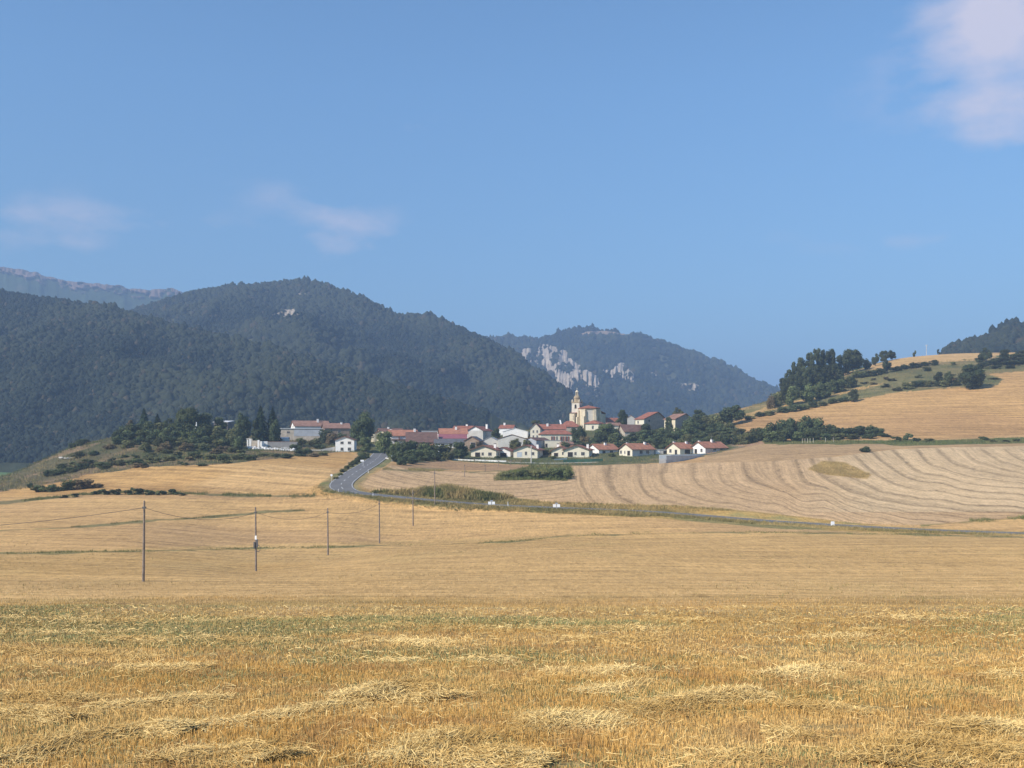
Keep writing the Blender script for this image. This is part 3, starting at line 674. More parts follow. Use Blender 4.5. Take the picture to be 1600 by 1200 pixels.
# ================================================================ PLANTS
def leaf_quads(C, Nrm, size, r):
    n = len(C)
    a = r.normal(size=(n, 3)); t1 = np.cross(Nrm, a); t1 /= np.linalg.norm(t1, axis=1)[:, None] + 1e-9
    t2 = np.cross(Nrm, t1)
    s = (size * r.uniform(.6, 1.3, n))[:, None]
    V = np.stack([C - t1 * s - t2 * s * .6, C + t1 * s * .7 - t2 * s * .75, C + t1 * s + t2 * s * .55, C - t1 * s * .6 + t2 * s * .8], 1).reshape(-1, 3)
    return V, np.arange(4 * n).reshape(n, 4)
def cloud(kind, n, leaf, seed, K=14):
    """crown of unit height and unit width, base at z = 0"""
    r = np.random.default_rng(seed)
    cores = []
    if kind == 'conifer':
        z = r.random(n) ** 1.25; tiers = 11
        ph = z * tiers; fr_ = ph - np.floor(ph)
        a = r.random(n) * 6.283
        rad = .5 * (1 - z) ** .85 * (.62 + .42 * (1 - fr_)) * (1 + .18 * np.sin(a * 5 + np.floor(ph) * 2.1)) * r.uniform(.75, 1.05, n)
        C = np.stack([rad * np.cos(a), rad * np.sin(a), z - .03 * rad], 1)
        Nn = C * np.array([1, 1, 0]) + np.array([0, 0, .25]) + r.normal(0, .3, (n, 3)); tone = .75 + .5 * (fr_ < .45) * r.random(n)
        cores.append((np.array([0, 0, .36]), np.array([.30, .30, .38])))
    else:
        cs = []; rs = []
        for q in range(K):
            th = r.random() * 6.283
            if kind == 'round': hz_ = r.uniform(.12, .88); rr = .34 * math.sin(math.pi * min(max(hz_, .16), .84)) ** .6 * r.uniform(.55, 1.05); lr = r.uniform(.14, .23)
            elif kind == 'tall': hz_ = r.uniform(.08, .93); rr = .38 * (1 - hz_ * .72) * r.uniform(.5, 1.05); lr = r.uniform(.08, .17) * (1.15 - .5 * hz_)
            else: hz_ = r.uniform(.05, .72); rr = .38 * math.sqrt(max(0, 1 - hz_ ** 2)) * r.uniform(.4, 1.0); lr = r.uniform(.14, .25)
            cs.append((rr * math.cos(th), rr * math.sin(th), hz_)); rs.append(lr)
        cs = np.array(cs); rs = np.array(rs)
        w = rs ** 2 / (rs ** 2).sum(); s = r.choice(K, n, p=w)
        dirs = r.normal(size=(n, 3)); dirs /= np.linalg.norm(dirs, axis=1)[:, None]
        C = cs[s] + dirs * (rs[s] * r.uniform(.7, 1.12, n))[:, None] * np.array([1, 1, .9])
        tone = (.72 + .55 * r.random(K))[s] * r.uniform(.8, 1.2, n)
        Nn = dirs + r.normal(0, .55, (n, 3))
        k_ = C[:, 2] > 0; C = C[k_]; Nn = Nn[k_]; tone = tone[k_]
        C[:, 2] = C[:, 2] / max(C[:, 2].max(), 1e-3)
        for c_, r_ in zip(cs, rs): cores.append((c_, np.full(3, r_ * .72)))
    Nn /= np.linalg.norm(Nn, axis=1)[:, None]
    V, Fq = leaf_quads(C, Nn, leaf, r); T = np.repeat(tone, 4)[:, None] * np.ones(3)
    hue = np.repeat(r.random(len(C)), 4)[:, None]
    T = T * (1 + np.array([.28, .08, -.1]) * (hue - .4))
    b0, f0 = ico(1)
    for c_, s_ in cores:
        base = len(V); P = b0 * s_ * r.uniform(.85, 1.1, (len(b0), 1)) + c_; P[:, 2] = np.maximum(P[:, 2], 0)
        # each triangle becomes a quad with the midpoint of one side
        mid = (P[f0[:, 0]] + P[f0[:, 1]]) / 2
        V = np.vstack([V, P, mid]); q = np.stack([f0[:, 0], len(P) + np.arange(len(f0)), f0[:, 1], f0[:, 2]], 1) + base
        Fq = np.vstack([Fq, q]); T = np.vstack([T, np.full((len(P) + len(mid), 3), .62)])
    return V, Fq, T
def trunk_geo(limbs=4, seed=0, top=.75, r0=.032):
    r = np.random.default_rng(seed); V = []; Fq = []
    def tube(P, R, k_=6):
        b_ = len(V)
        for p, rr in zip(P, R):
            for q in range(k_): V.append((p[0] + rr * math.cos(q * 6.283 / k_), p[1] + rr * math.sin(q * 6.283 / k_), p[2]))
        for i in range(len(P) - 1):
            for q in range(k_): Fq.append((b_ + i * k_ + q, b_ + i * k_ + (q + 1) % k_, b_ + (i + 1) * k_ + (q + 1) % k_, b_ + (i + 1) * k_ + q))
    tube([(0, 0, -.06), (.005, 0, .12), (-.006, .006, .35), (.01, -.004, top)], [r0 * 1.3, r0, r0 * .75, r0 * .25])
    for q in range(limbs):
        a = q * 6.283 / max(limbs, 1) + r.random(); h = r.uniform(.25, .45)
        tube([(0, 0, h), (.12 * math.cos(a), .12 * math.sin(a), h + .12), (.27 * math.cos(a), .27 * math.sin(a), h + .27)], [r0 * .5, r0 * .35, r0 * .12], 5)
    return np.array(V), np.array(Fq)
LEAF = {'green': foliage('leaves_green', (.090, .112, .042)), 'dark': foliage('leaves_dark', (.068, .090, .038)), 'olive': foliage('leaves_olive', (.125, .130, .050)),
        'brown': foliage('leaves_brown', (.165, .125, .062)), 'conifer': foliage('needles', (.040, .066, .034)), 'pine': foliage('needles_pine', (.060, .074, .034))}
PROTO = {}
def proto(kind, leafc, var):
    key = (kind, leafc, var)
    if key not in PROTO:
        spec = {'round': ('round', 2600, .030, 18), 'big': ('round', 6500, .020, 30), 'conifer': ('conifer', 2600, .030, 1), 'tall': ('tall', 6500, .018, 34), 'bush': ('bush', 1500, .040, 12), 'small': ('bush', 500, .075, 7)}[kind]
        V, Fq, T = cloud(spec[0], spec[1], spec[2], abs(hash((kind, var))) % 9999 if False else {'round': 1, 'big': 2, 'conifer': 3, 'tall': 4, 'bush': 5, 'small': 6}[kind] * 100 + var, spec[3])
        if kind in ('round', 'big'): V = V * np.array([1, 1, .93]) + np.array([0, 0, .07])
        elif kind in ('conifer', 'tall'): V = V * np.array([1, 1, .94]) + np.array([0, 0, .06])
        o = mesh_np('crown', V, Fq, LEAF[leafc], col=T); me = o.data; bpy.data.objects.remove(o)
        tm = None
        if kind not in ('bush', 'small'):
            TV, TF = trunk_geo(0 if kind == 'conifer' else 4, var, .9 if kind == 'conifer' else .72)
            o = mesh_np('trunk', TV, TF, bark); tm = o.data; bpy.data.objects.remove(o)
        PROTO[key] = (me, tm)
    return PROTO[key]
_vc = [0]
def plant(name, label, cat, kind, leafc, u, vtop, wpx, vbase=None, d=None, group=None, dmin=14, depth=1.0):
    if d is None: d = hit(u, vbase, dmin)
    x = X(u, d); zb = zp(x, d)
    h = max(Z(vtop, d) - zb, .5); w = wpx / F * d
    _vc[0] += 1
    me, tm = proto(kind, leafc, _vc[0] % 4)
    rz = rnd.random() * 6.28
    if tm is None:
        o = bpy.data.objects.new(name, me); link(o)
        o.location = (x, d, zb - .15); o.scale = (w, w * depth, h + .15); o.rotation_euler = (0, 0, rz)
        return tag(o, label, cat, group)
    e = empty(name, (x, d, zb), rz)
    c = bpy.data.objects.new('crown', me); link(c, e); c.scale = (w, w * depth, h)
    k_ = bpy.data.objects.new('trunk', tm); link(k_, e); k_.scale = (h * .7, h * .7, h)
    return tag(e, label, cat, group)

# --- left knoll
T = plant
T('conifer_tree', 'tall pointed dark conifer, leftmost of the knoll trees', 'tree', 'conifer', 'conifer', 225, 638, 23, d=415)
T('conifer_tree', 'short dark conifer standing just right of the tall pointed one on the knoll', 'tree', 'conifer', 'conifer', 246, 647, 21, d=415)
T('broadleaf_tree', 'small dusky tree at the left end of the knoll wood', 'tree', 'round', 'brown', 203, 656, 15, d=420)
T('broadleaf_tree', 'biggest rounded green tree on top of the knoll', 'tree', 'big', 'green', 291, 635, 42, d=412)
T('broadleaf_tree', 'bushy tree joined to the right side of the biggest knoll tree', 'tree', 'round', 'dark', 318, 645, 34, d=418)
T('broadleaf_tree', 'low green tree left of the biggest knoll tree', 'tree', 'round', 'green', 262, 653, 24, d=412)
T('broadleaf_tree', 'low spreading dark tree shading a shed on the knoll', 'tree', 'round', 'dark', 343, 652, 26, d=420)
T('broadleaf_tree', 'round dusky tree left of the twin conifers', 'tree', 'round', 'dark', 381, 645, 27, d=415)
T('conifer_tree', 'left and taller of the twin conifers above the white ruin', 'tree', 'conifer', 'conifer', 407, 635, 33, d=414)
T('conifer_tree', 'right one of the twin conifers above the white ruin', 'tree', 'conifer', 'conifer', 426, 638, 32, d=416)
T('broadleaf_tree', 'dark leafy tree at the foot of the left twin conifer', 'tree', 'round', 'dark', 402, 656, 24, d=412)
T('broadleaf_tree', 'dark leafy tree at the foot of the right twin conifer', 'tree', 'round', 'dark', 428, 655, 20, d=411)
KG = 'shrubs massed on the knoll slope'; KL = 'green shrub in the thicket below the knoll trees'
for (u, vt, w, d, c) in [(190, 667, 22, 405, 'dark'), (210, 663, 26, 404, 'green'), (232, 660, 28, 402, 'green'), (252, 662, 28, 400, 'olive'), (275, 660, 28, 402, 'green'), (297, 663, 30, 402, 'dark'), (320, 663, 30, 402, 'green'),
                         (345, 667, 26, 402, 'olive'), (366, 666, 28, 404, 'olive'), (200, 676, 24, 394, 'dark'), (224, 673, 26, 390, 'green'), (248, 673, 28, 390, 'green'), (272, 673, 26, 388, 'dark'), (295, 674, 28, 388, 'green'), (314, 672, 26, 390, 'dark'),
                         (338, 677, 24, 392, 'green'), (360, 677, 26, 392, 'olive'), (375, 674, 20, 400, 'dark'), (212, 686, 20, 376, 'dark'), (245, 685, 22, 374, 'olive'), (285, 684, 24, 376, 'olive'), (310, 685, 22, 376, 'dark'), (345, 688, 22, 380, 'olive'), (372, 688, 22, 382, 'green'), (186, 682, 20, 388, 'green')]:
    T('shrub', KL, 'shrub', 'bush', c, u + rnd.uniform(-3, 3), vt - 2, w, d=d + rnd.uniform(-5, 5), group=KG)
CG = 'low dark bushes along the knoll crest'
for i in range(9):
    u = 102 + i * 10.5; d = hit(u, 703 - i * 3.0, 300)
    T('shrub', 'low dark bush descending the knoll crest', 'shrub', 'bush', 'dark', u + rnd.uniform(-2, 2), 693.5 - i * 3.3 + rnd.uniform(-2, 2), 15, d=d, group=CG)
SG = 'bushes scattered over the knoll slope'
for (u, vb, w, h_, c) in [(90, 742, 30, 8, 'green'), (78, 744, 18, 9, 'dark'), (110, 738, 24, 8, 'green'), (130, 733, 22, 9, 'dark'), (160, 731, 30, 9, 'green'), (185, 728, 24, 8, 'olive'), (215, 726, 26, 9, 'green'), (240, 723, 26, 9, 'olive'), (265, 720, 22, 8, 'olive'),
                          (120, 716, 26, 10, 'olive'), (145, 712, 20, 8, 'dark'), (305, 716, 24, 10, 'green'), (330, 718, 22, 8, 'olive'), (350, 719, 24, 9, 'green'), (372, 718, 24, 9, 'olive'), (392, 719, 22, 7, 'green'), (285, 705, 22, 8, 'brown'), (255, 706, 20, 7, 'brown'), (170, 702, 24, 8, 'brown'), (350, 705, 22, 8, 'brown'), (225, 730, 14, 7, 'dark')]:
    T('shrub', 'scattered bush on the dry slope under the knoll thicket', 'shrub', 'bush', c, u, vb - h_ - 1, w, vbase=vb, dmin=285, group=SG)
for (u, vb, w, h_, c, l) in [(62, 769, 28, 11, 'green', 'left bush of the isolated clump in the orange field'), (84, 768, 26, 12, 'dark', 'second bush from left in the isolated field clump'), (107, 766, 30, 17, 'green', 'tallest green bush of the isolated field clump'),
                             (130, 764, 36, 16, 'brown', 'grey brown bush at the right of the isolated field clump'), (152, 762, 20, 7, 'brown', 'small dry bush ending the isolated field clump'), (47, 762, 11, 8, 'dark', 'tiny dark bush left of the isolated field clump')]:
    T('shrub', l, 'shrub', 'bush', c, u, vb - h_, w, vbase=vb, dmin=250)
T('shrub', 'tiny round bush alone in the field above the left hedge strip', 'shrub', 'small', 'dark', 206, 761.5, 6, vbase=766, dmin=200)
HG = 'low bushes of the left field hedge'
for i, (u, vb, w, h_) in enumerate([(100, 778, 14, 5), (116, 777, 16, 6), (148, 773, 16, 6), (163, 773, 20, 9), (180, 773, 22, 9), (198, 773, 20, 7), (216, 773, 22, 10), (234, 773, 20, 8), (252, 773, 20, 7), (269, 773, 18, 9), (285, 774, 14, 4)]):
    T('shrub', 'low dark bush in the hedge between the two left stubble fields', 'shrub', 'small', 'dark', u, vb - h_, w, vbase=vb, dmin=230, group=HG)

# --- round the white house and the road
T('broadleaf_tree', 'large dark rounded tree towering right of the white house', 'tree', 'big', 'dark', 566, 642, 42, d=425)
T('broadleaf_tree', 'leafy green tree left of the road behind the white house', 'tree', 'round', 'green', 572, 683, 26, d=398)
T('broadleaf_tree', 'dark tree hanging over the road end', 'tree', 'round', 'dark', 558, 668, 26, d=432)
T('broadleaf_tree', 'green tree right of the road in front of the yellow house', 'tree', 'round', 'green', 601, 674, 30, d=388)
RB = 'shrubs of the thicket right of the road'
for (u, vt, w, d, c) in [(618, 690, 22, 365, 'green'), (633, 689, 26, 378, 'green'), (648, 688, 26, 382, 'dark'), (662, 691, 26, 380, 'green'), (678, 692, 28, 384, 'green'), (695, 694, 26, 386, 'olive'), (640, 702, 30, 352, 'dark'), (622, 704, 22, 340, 'dark'), (660, 702, 28, 360, 'green'), (628, 714, 18, 332, 'dark'), (678, 703, 26, 366, 'dark'), (645, 711, 20, 340, 'dark'),
                         (700, 705, 22, 374, 'olive'), (610, 699, 18, 368, 'green'), (720, 699, 24, 386, 'dark')]:
    T('shrub', 'green shrub in the dense thicket between road bend and bungalows', 'shrub', 'bush', c, u, vt, w, d=d, group=RB)
T('broadleaf_tree', 'rounded dark tree left of the first cream bungalow', 'tree', 'round', 'dark', 717, 690, 30, d=384)
VB = 'shrubs on the verge left of the road'
for i in range(9):
    tt = i / 8; u = 574 - 46 * tt; d = 352 - 66 * tt
    T('shrub', 'scrubby bush on the verge between the orange field and the road', 'shrub', 'bush', 'dark' if i < 4 else 'olive', u - 3, 0, 10 + 4 * (1 - tt), d=d, group=VB)
    o = COL.objects[-1]; o.scale[2] = 2.6 - 1.8 * tt; 
GB = 'bushes around the white ruin'
for (u, vb, w, h_, c) in [(412, 713, 22, 5, 'olive'), (430, 714, 22, 5, 'green'), (446, 716, 24, 8, 'dark'), (470, 713, 22, 12, 'dark'), (480, 709, 20, 9, 'dark'), (462, 703, 18, 9, 'green'), (490, 714, 20, 6, 'brown'), (395, 715, 18, 5, 'olive'), (505, 712, 18, 6, 'olive')]:
    T('shrub', 'bush on the bank in front of the white ruin and rubble', 'shrub', 'bush', c, u, vb - h_, w, vbase=vb, dmin=290, group=GB)
GY = 'garden shrubs by the long grey building'
for (u, vt, w, d, c) in [(470, 684, 24, 415, 'olive'), (492, 684, 22, 420, 'olive'), (508, 670, 26, 445, 'dark'), (518, 676, 20, 435, 'brown'), (500, 694, 22, 408, 'dark'), (455, 690, 18, 420, 'green'), (534, 676, 16, 450, 'green')]:
    T('shrub', 'garden shrub between the long grey building and the white house', 'shrub', 'bush', c, u, vt, w, d=d, group=GY)

# --- village trees
T('broadleaf_tree', 'dark tree between the white gabled house and the far warehouses', 'tree', 'round', 'dark', 774, 669, 20, d=475)
T('broadleaf_tree', 'leafy tree in front of the big concrete warehouse wall', 'tree', 'round', 'olive', 806, 685, 24, d=416)
T('broadleaf_tree', 'smaller leafy tree peeking over the second bungalow roof', 'tree', 'round', 'olive', 823, 687, 16, d=414)
T('broadleaf_tree', 'tall narrow dark tree right of the red shuttered house', 'tree', 'big', 'dark', 904, 664, 24, d=455)
T('broadleaf_tree', 'broad green tree below the right side of the church', 'tree', 'big', 'green', 947, 661, 38, d=466)
T('broadleaf_tree', 'dark pointed tree against the mountain right of the church', 'tree', 'tall', 'dark', 973, 640, 26, d=520)
T('broadleaf_tree', 'olive tree peeking over the yellow gabled house', 'tree', 'round', 'olive', 837, 656, 18, d=515)
T('broadleaf_tree', 'rounded tree above the fifth bungalow below the brown roof', 'tree', 'round', 'green', 982, 676, 30, d=440)
T('broadleaf_tree', 'dark tree left of the yellow walled barn', 'tree', 'round', 'dark', 1012, 662, 34, d=462)
T('broadleaf_tree', 'dark tree lower left below the yellow walled barn', 'tree', 'round', 'dark', 1003, 672, 28, d=452)
T('broadleaf_tree', 'slender tree covering the front of the yellow walled barn', 'tree', 'tall', 'dark', 1044, 651, 22, d=468)
T('broadleaf_tree', 'tree peeking above the barn roof ridge against the mountain', 'tree', 'round', 'olive', 1060, 636, 17, d=540)
T('broadleaf_tree', 'rounded tree right behind the yellow walled barn', 'tree', 'round', 'green', 1091, 640, 22, d=520)
VT = 'trees of the wooded bank right of the village'
for (u, vt, w, d, c) in [(1062, 668, 30, 450, 'green'), (1082, 660, 30, 458, 'dark'), (1100, 655, 30, 468, 'green'), (1072, 678, 28, 436, 'olive'), (1095, 673, 30, 440, 'green'), (1046, 676, 24, 440, 'dark'), (1115, 662, 28, 455, 'dark'), (1135, 668, 28, 446, 'green'), (1118, 674, 28, 432, 'olive'), (1155, 669, 24, 440, 'olive'), (1030, 684, 22, 425, 'dark')]:
    T('broadleaf_tree', 'leafy tree on the wooded bank above the right hand bungalows', 'tree', 'round', c, u, vt, w, d=d, group=VT)
VG = 'garden bushes of the village'
for (u, vt, w, d, c) in [(742, 711, 8, 398, 'green'), (776, 712, 12, 392, 'dark'), (865, 712, 14, 392, 'green'), (884, 690, 18, 430, 'green'), (925, 690, 20, 428, 'dark'), (940, 697, 16, 415, 'olive'), (962, 690, 20, 430, 'dark'), (915, 681, 20, 440, 'brown'), (930, 683, 20, 445, 'dark'), (854, 702, 20, 410, 'olive'), (957, 708, 14, 396, 'green'), (1036, 694, 14, 415, 'green'), (748, 690, 14, 430, 'brown'), (738, 694, 12, 425, 'dark')]:
    T('shrub', 'garden bush between the village houses', 'shrub', 'bush', c, u, vt, w, d=d, group=VG)

# --- right hill
PG = 'pines of the hillside grove'
for (u, vt, w, d) in [(1222, 590, 20, 530), (1232, 577, 22, 540), (1243, 565, 24, 545), (1253, 558, 26, 552), (1265, 550, 26, 560), (1276, 544, 26, 566), (1288, 546, 26, 570), (1299, 545, 24, 572), (1240, 585, 24, 525), (1258, 575, 28, 530), (1275, 570, 28, 535), (1292, 570, 28, 540), (1305, 568, 22, 548), (1225, 603, 18, 518), (1312, 578, 20, 546)]:
    T('pine_tree', 'dark pine packed into the dense hillside grove', 'tree', 'tall', 'pine', u, vt, w * 1.15, d=d, group=PG)
T('broadleaf_tree', 'big round tree joined to the right end of the pine grove', 'tree', 'big', 'pine', 1333, 544, 34, d=585)
T('broadleaf_tree', 'rounded tree between the pine grove and its big right neighbour', 'tree', 'round', 'pine', 1318, 553, 26, d=578)
GF = 'shrubs at the foot of the pine grove'
for (u, vt, w, d, c) in [(1212, 612, 22, 510, 'olive'), (1205, 618, 16, 505, 'brown'), (1238, 603, 26, 505, 'green'), (1262, 600, 28, 505, 'green'), (1285, 596, 28, 510, 'green'), (1308, 592, 26, 520, 'green'), (1326, 588, 24, 530, 'green'), (1340, 578, 20, 560, 'olive')]:
    T('shrub', 'green shrub fringing the foot of the pine grove', 'shrub', 'bush', c, u, vt, w, d=d, group=GF)
T('broadleaf_tree', 'small tree on the skyline just right of the grove', 'tree', 'round', 'pine', 1368, 552, 13, d=600)
T('broadleaf_tree', 'low wide tree on the skyline, left one of a touching pair', 'tree', 'round', 'pine', 1382, 548, 18, d=615)
T('broadleaf_tree', 'low wide tree on the skyline, right one of a touching pair', 'tree', 'round', 'pine', 1394, 547, 16, d=618)
T('shrub', 'low skyline bush between the grove and the small tree', 'shrub', 'bush', 'pine', 1355, 560, 14, d=590)
T('shrub', 'tiny dark bush on the skyline left of the utility pole', 'shrub', 'small', 'pine', 1429, 547.5, 6, d=635)
T('shrub', 'tiny dark bush on the skyline right of the utility pole', 'shrub', 'small', 'pine', 1466, 545, 5, d=640)
T('broadleaf_tree', 'dark tree sticking out of the terrace hedge above the golden strip', 'tree', 'round', 'pine', 1387, 562, 17, d=560)
TG = 'bushes of the upper terrace hedge'
for (u, vb, w, h_) in [(1348, 590, 20, 8), (1362, 588, 20, 9), (1376, 585, 20, 9), (1400, 580, 18, 7), (1414, 577, 18, 7), (1430, 575, 20, 8), (1444, 572, 16, 6), (1458, 571, 15, 8), (1450, 580, 12, 3), (1340, 590, 14, 6)]:
    T('shrub', 'dark bush in the terrace hedge under the hilltop stubble field', 'shrub', 'bush', 'pine', u, vb - h_ - 1, w, vbase=vb, dmin=480, group=TG)
T('broadleaf_tree', 'left one of the two rounded trees beside the big lone tree on the hill', 'tree', 'round', 'pine', 1466.5, 581, 19, vbase=604, dmin=440)
T('broadleaf_tree', 'right one of the two rounded trees beside the big lone tree on the hill', 'tree', 'round', 'pine', 1483, 580, 18, vbase=604, dmin=440)
T('broadleaf_tree', 'big dark lone tree on the edge of the golden hill field', 'tree', 'big', 'dark', 1519, 569, 45, vbase=608, dmin=440)
T('shrub', 'low bush at the right end of the hedge past the big lone tree', 'shrub', 'bush', 'olive', 1553, 591, 22, d=503)
T('broadleaf_tree', 'small round tree alone at the lower end of the terrace hedge', 'tree', 'round', 'pine', 1334, 608, 20, vbase=628, dmin=420)
MG = 'bushes of the middle terrace hedge'
for (u, vb, w, h_, c) in [(1172, 656, 16, 6, 'olive'), (1188, 651, 18, 7, 'dark'), (1203, 649, 18, 7, 'olive'), (1222, 645, 22, 9, 'dark'), (1240, 643, 22, 10, 'dark'), (1256, 640, 22, 8, 'green'), (1271, 637, 16, 10, 'dark'), (1285, 634, 18, 6, 'olive'), (1302, 630, 20, 7, 'green'), (1318, 628, 18, 8, 'dark'),
                          (1418, 608, 22, 10, 'olive'), (1435, 605, 22, 10, 'dark'), (1450, 604, 20, 9, 'olive'), (1402, 611, 16, 6, 'olive'), (1495, 603, 14, 9, 'dark'), (1475, 604, 22, 9, 'olive')]:
    T('shrub', 'bush in the middle terrace hedge above the large golden field', 'shrub', 'bush', c, u, vb - h_ - 1, w, vbase=vb, dmin=420, group=MG)
T('broadleaf_tree', 'wide low tree at the left end of the hill fields', 'tree', 'round', 'dark', 1143, 633, 44, d=480)
T('shrub', 'olive bush beside the wide low tree at the hill foot', 'shrub', 'bush', 'olive', 1118, 646, 26, d=478)
UG = 'trees of the copse at the right edge'
for (u, vt, w, d) in [(1541, 543, 18, 575), (1530, 554, 15, 572), (1551, 560, 26, 550), (1565, 558, 26, 555), (1580, 560, 26, 550), (1597, 558, 28, 552), (1612, 556, 30, 552), (1570, 546, 18, 580), (1586, 549, 18, 578), (1598, 547, 18, 580), (1536, 566, 22, 545), (1620, 548, 22, 575), (1556, 570, 18, 540), (1578, 571, 20, 538)]:
    T('broadleaf_tree', 'dark tree in the copse under the rocky knoll', 'tree', 'round', 'pine', u, vt, w, d=d, group=UG)
BG = 'trees of the long hedge below the golden hill field'
for (u, vt, w, d, c) in [(1180, 668, 26, 420, 'green'), (1198, 664, 26, 418, 'dark'), (1212, 659, 26, 416, 'dark'), (1226, 655, 28, 415, 'dark'), (1240, 653, 26, 414, 'dark'), (1253, 655, 24, 414, 'dark'), (1264, 649, 28, 414, 'dark'), (1277, 652, 22, 412, 'dark'), (1290, 663, 26, 408, 'dark'), (1304, 664, 24, 406, 'green'), (1320, 668, 24, 404, 'dark'), (1334, 667, 24, 404, 'dark'), (1349, 665, 26, 404, 'dark'), (1361, 664, 24, 403, 'dark'), (1373, 669, 22, 402, 'dark'),
                         (1205, 673, 24, 405, 'green'), (1222, 672, 26, 404, 'green'), (1245, 673, 26, 402, 'green'), (1268, 672, 26, 401, 'green'), (1310, 677, 24, 398, 'olive'), (1335, 678, 24, 397, 'olive'), (1385, 678, 18, 398, 'dark'), (1165, 676, 24, 415, 'olive'), (1290, 677, 24, 400, 'dark'), (1357, 678, 24, 397, 'dark')]:
    T('shrub', 'dark leafy tree in the long hedge below the golden hill', 'hedge tree', 'bush', c, u, vt, w * 1.1, d=d, group=BG)
LG = 'low bushes of the right field boundary'
for (u, vb, w, h_, c) in [(1400, 690, 20, 8, 'green'), (1418, 688, 16, 11, 'dark'), (1432, 690, 18, 6, 'green'), (1450, 690, 18, 5, 'olive'), (1536, 690, 18, 8, 'green'), (1552, 691, 16, 5, 'olive'), (1570, 691, 18, 4, 'olive'), (1590, 690, 18, 4, 'green')]:
    T('shrub', 'low bush on the boundary between the right hand fields', 'shrub', 'small', c, u, vb - h_, w, vbase=vb, dmin=350, group=LG)
T('shrub', 'dark round bush alone on the grassy track above the striped field', 'shrub', 'bush', 'dark', 1352, 697, 18, vbase=707, dmin=325)
EG = 'bushes of the mound in the pale field'
for (u, vb, w, h_, c) in [(790, 747, 20, 7, 'olive'), (804, 747, 22, 9, 'olive'), (820, 747, 22, 12, 'green'), (836, 748, 22, 13, 'olive'), (852, 748, 22, 12, 'olive'), (866, 749, 22, 17, 'green'), (879, 749, 20, 18, 'green'), (889, 746, 16, 12, 'green')]:
    T('shrub', 'green bush on the overgrown mound in the pale field', 'shrub', 'bush', c, u, vb - h_ - 1, w, vbase=vb, dmin=280, group=EG)

for i in range(46):                                          # low brush dotted over the lower knoll
    u = rnd.uniform(75, 376); v = 742 - (u - 75) * .075 + rnd.uniform(-24, 4) * min(1, .4 + (u - 75) / 220)
    T('shrub', 'scattered bush on the dry slope under the knoll thicket', 'shrub', 'small' if i % 3 else 'bush', rnd.choice(['dark', 'green', 'olive', 'brown', 'olive']), u, v - rnd.uniform(4, 8), rnd.uniform(12, 24), vbase=v, dmin=290, group=SG)
SQ = 'small bushes dotted over the hill terraces'
for i in range(34):
    u = rnd.uniform(1215, 1500); lo = 628 - (u - 1215) * .105; hi = 600 - (u - 1215) * .14
    v = rnd.uniform(min(lo, hi) + 2, max(lo, hi) - 2)
    T('shrub', 'small bush on the grassy terraces above the golden hill field', 'shrub', 'small', rnd.choice(['pine', 'olive', 'olive', 'brown', 'green']), u, v - rnd.uniform(3, 6), rnd.uniform(8, 18), vbase=v, dmin=440, group=SQ)
# --- uncountable growth: tufts and scrub
def tufts(name, label, P, hgt, wid, n, tints, mat, lean=.35):
    """grass tufts: n blades at each point"""
    m_ = len(P); r = rng
    base = np.repeat(P, n, 0) + np.concatenate([r.normal(0, 1, (m_ * n, 2)) * np.repeat(wid, n)[:, None], np.zeros((m_ * n, 1))], 1)
    h = np.repeat(hgt, n) * r.uniform(.5, 1.15, m_ * n)
    a = r.random(m_ * n) * 6.283; bw = h * .09 + .01 * np.repeat(hgt, n)
    s = np.stack([np.cos(a), np.sin(a), np.zeros_like(a)], 1) * bw[:, None]
    tip = base + np.concatenate([r.normal(0, lean, (m_ * n, 2)) * h[:, None], h[:, None]], 1)
    V = np.stack([base - s, base + s, tip], 1).reshape(-1, 3)
    c = np.repeat(tints, n, 0) * r.uniform(.75, 1.25, (m_ * n, 1)); c = np.repeat(c, 3, 0)
    o = mesh_np(name, V, np.arange(len(V)).reshape(-1, 3), mat, col=c)
    return tag(o, label, 'grass', kind='stuff')
grassm = foliage('dry_grass', (1, 1, 1), .85, spread=0)
GREEN = np.array((.12, .145, .045)); DRY = np.array((.42, .31, .13)); RUST = np.array((.26, .16, .07)); OLV = np.array((.20, .18, .07))
def scatter_px(poly, n, dr, wts, hts, wid):
    """random ground points whose place in the photograph falls inside the outline"""
    us = [p[0] for p in poly]; out = []
    P = np.zeros((0, 3))
    while len(P) < n:
        d = np.sqrt(rng.uniform(dr[0] ** 2, dr[1] ** 2, n * 3)); u = rng.uniform(min(us), max(us), n * 3)
        x = X(u, d); z = z_at(x, d); v = HV - F * z / d
        q, _ = road_dist(x, d)
        k_ = inpoly(u, v, poly) & (q > 3.9)
        P = np.vstack([P, np.stack([x, d, z], 1)[k_]])
        if k_.sum() < 5: break
    P = P[:n]
    cl = fbm(P[:, 0] / 7, P[:, 1] / 7, 3)[:, None]
    t_ = np.clip(.5 + cl * 2 + rng.normal(0, .2, (len(P), 1)), 0, 1)
    tint = wts[0] * (1 - t_) + wts[1] * t_
    return P, rng.uniform(hts[0], hts[1], len(P)), np.full(len(P), wid), tint
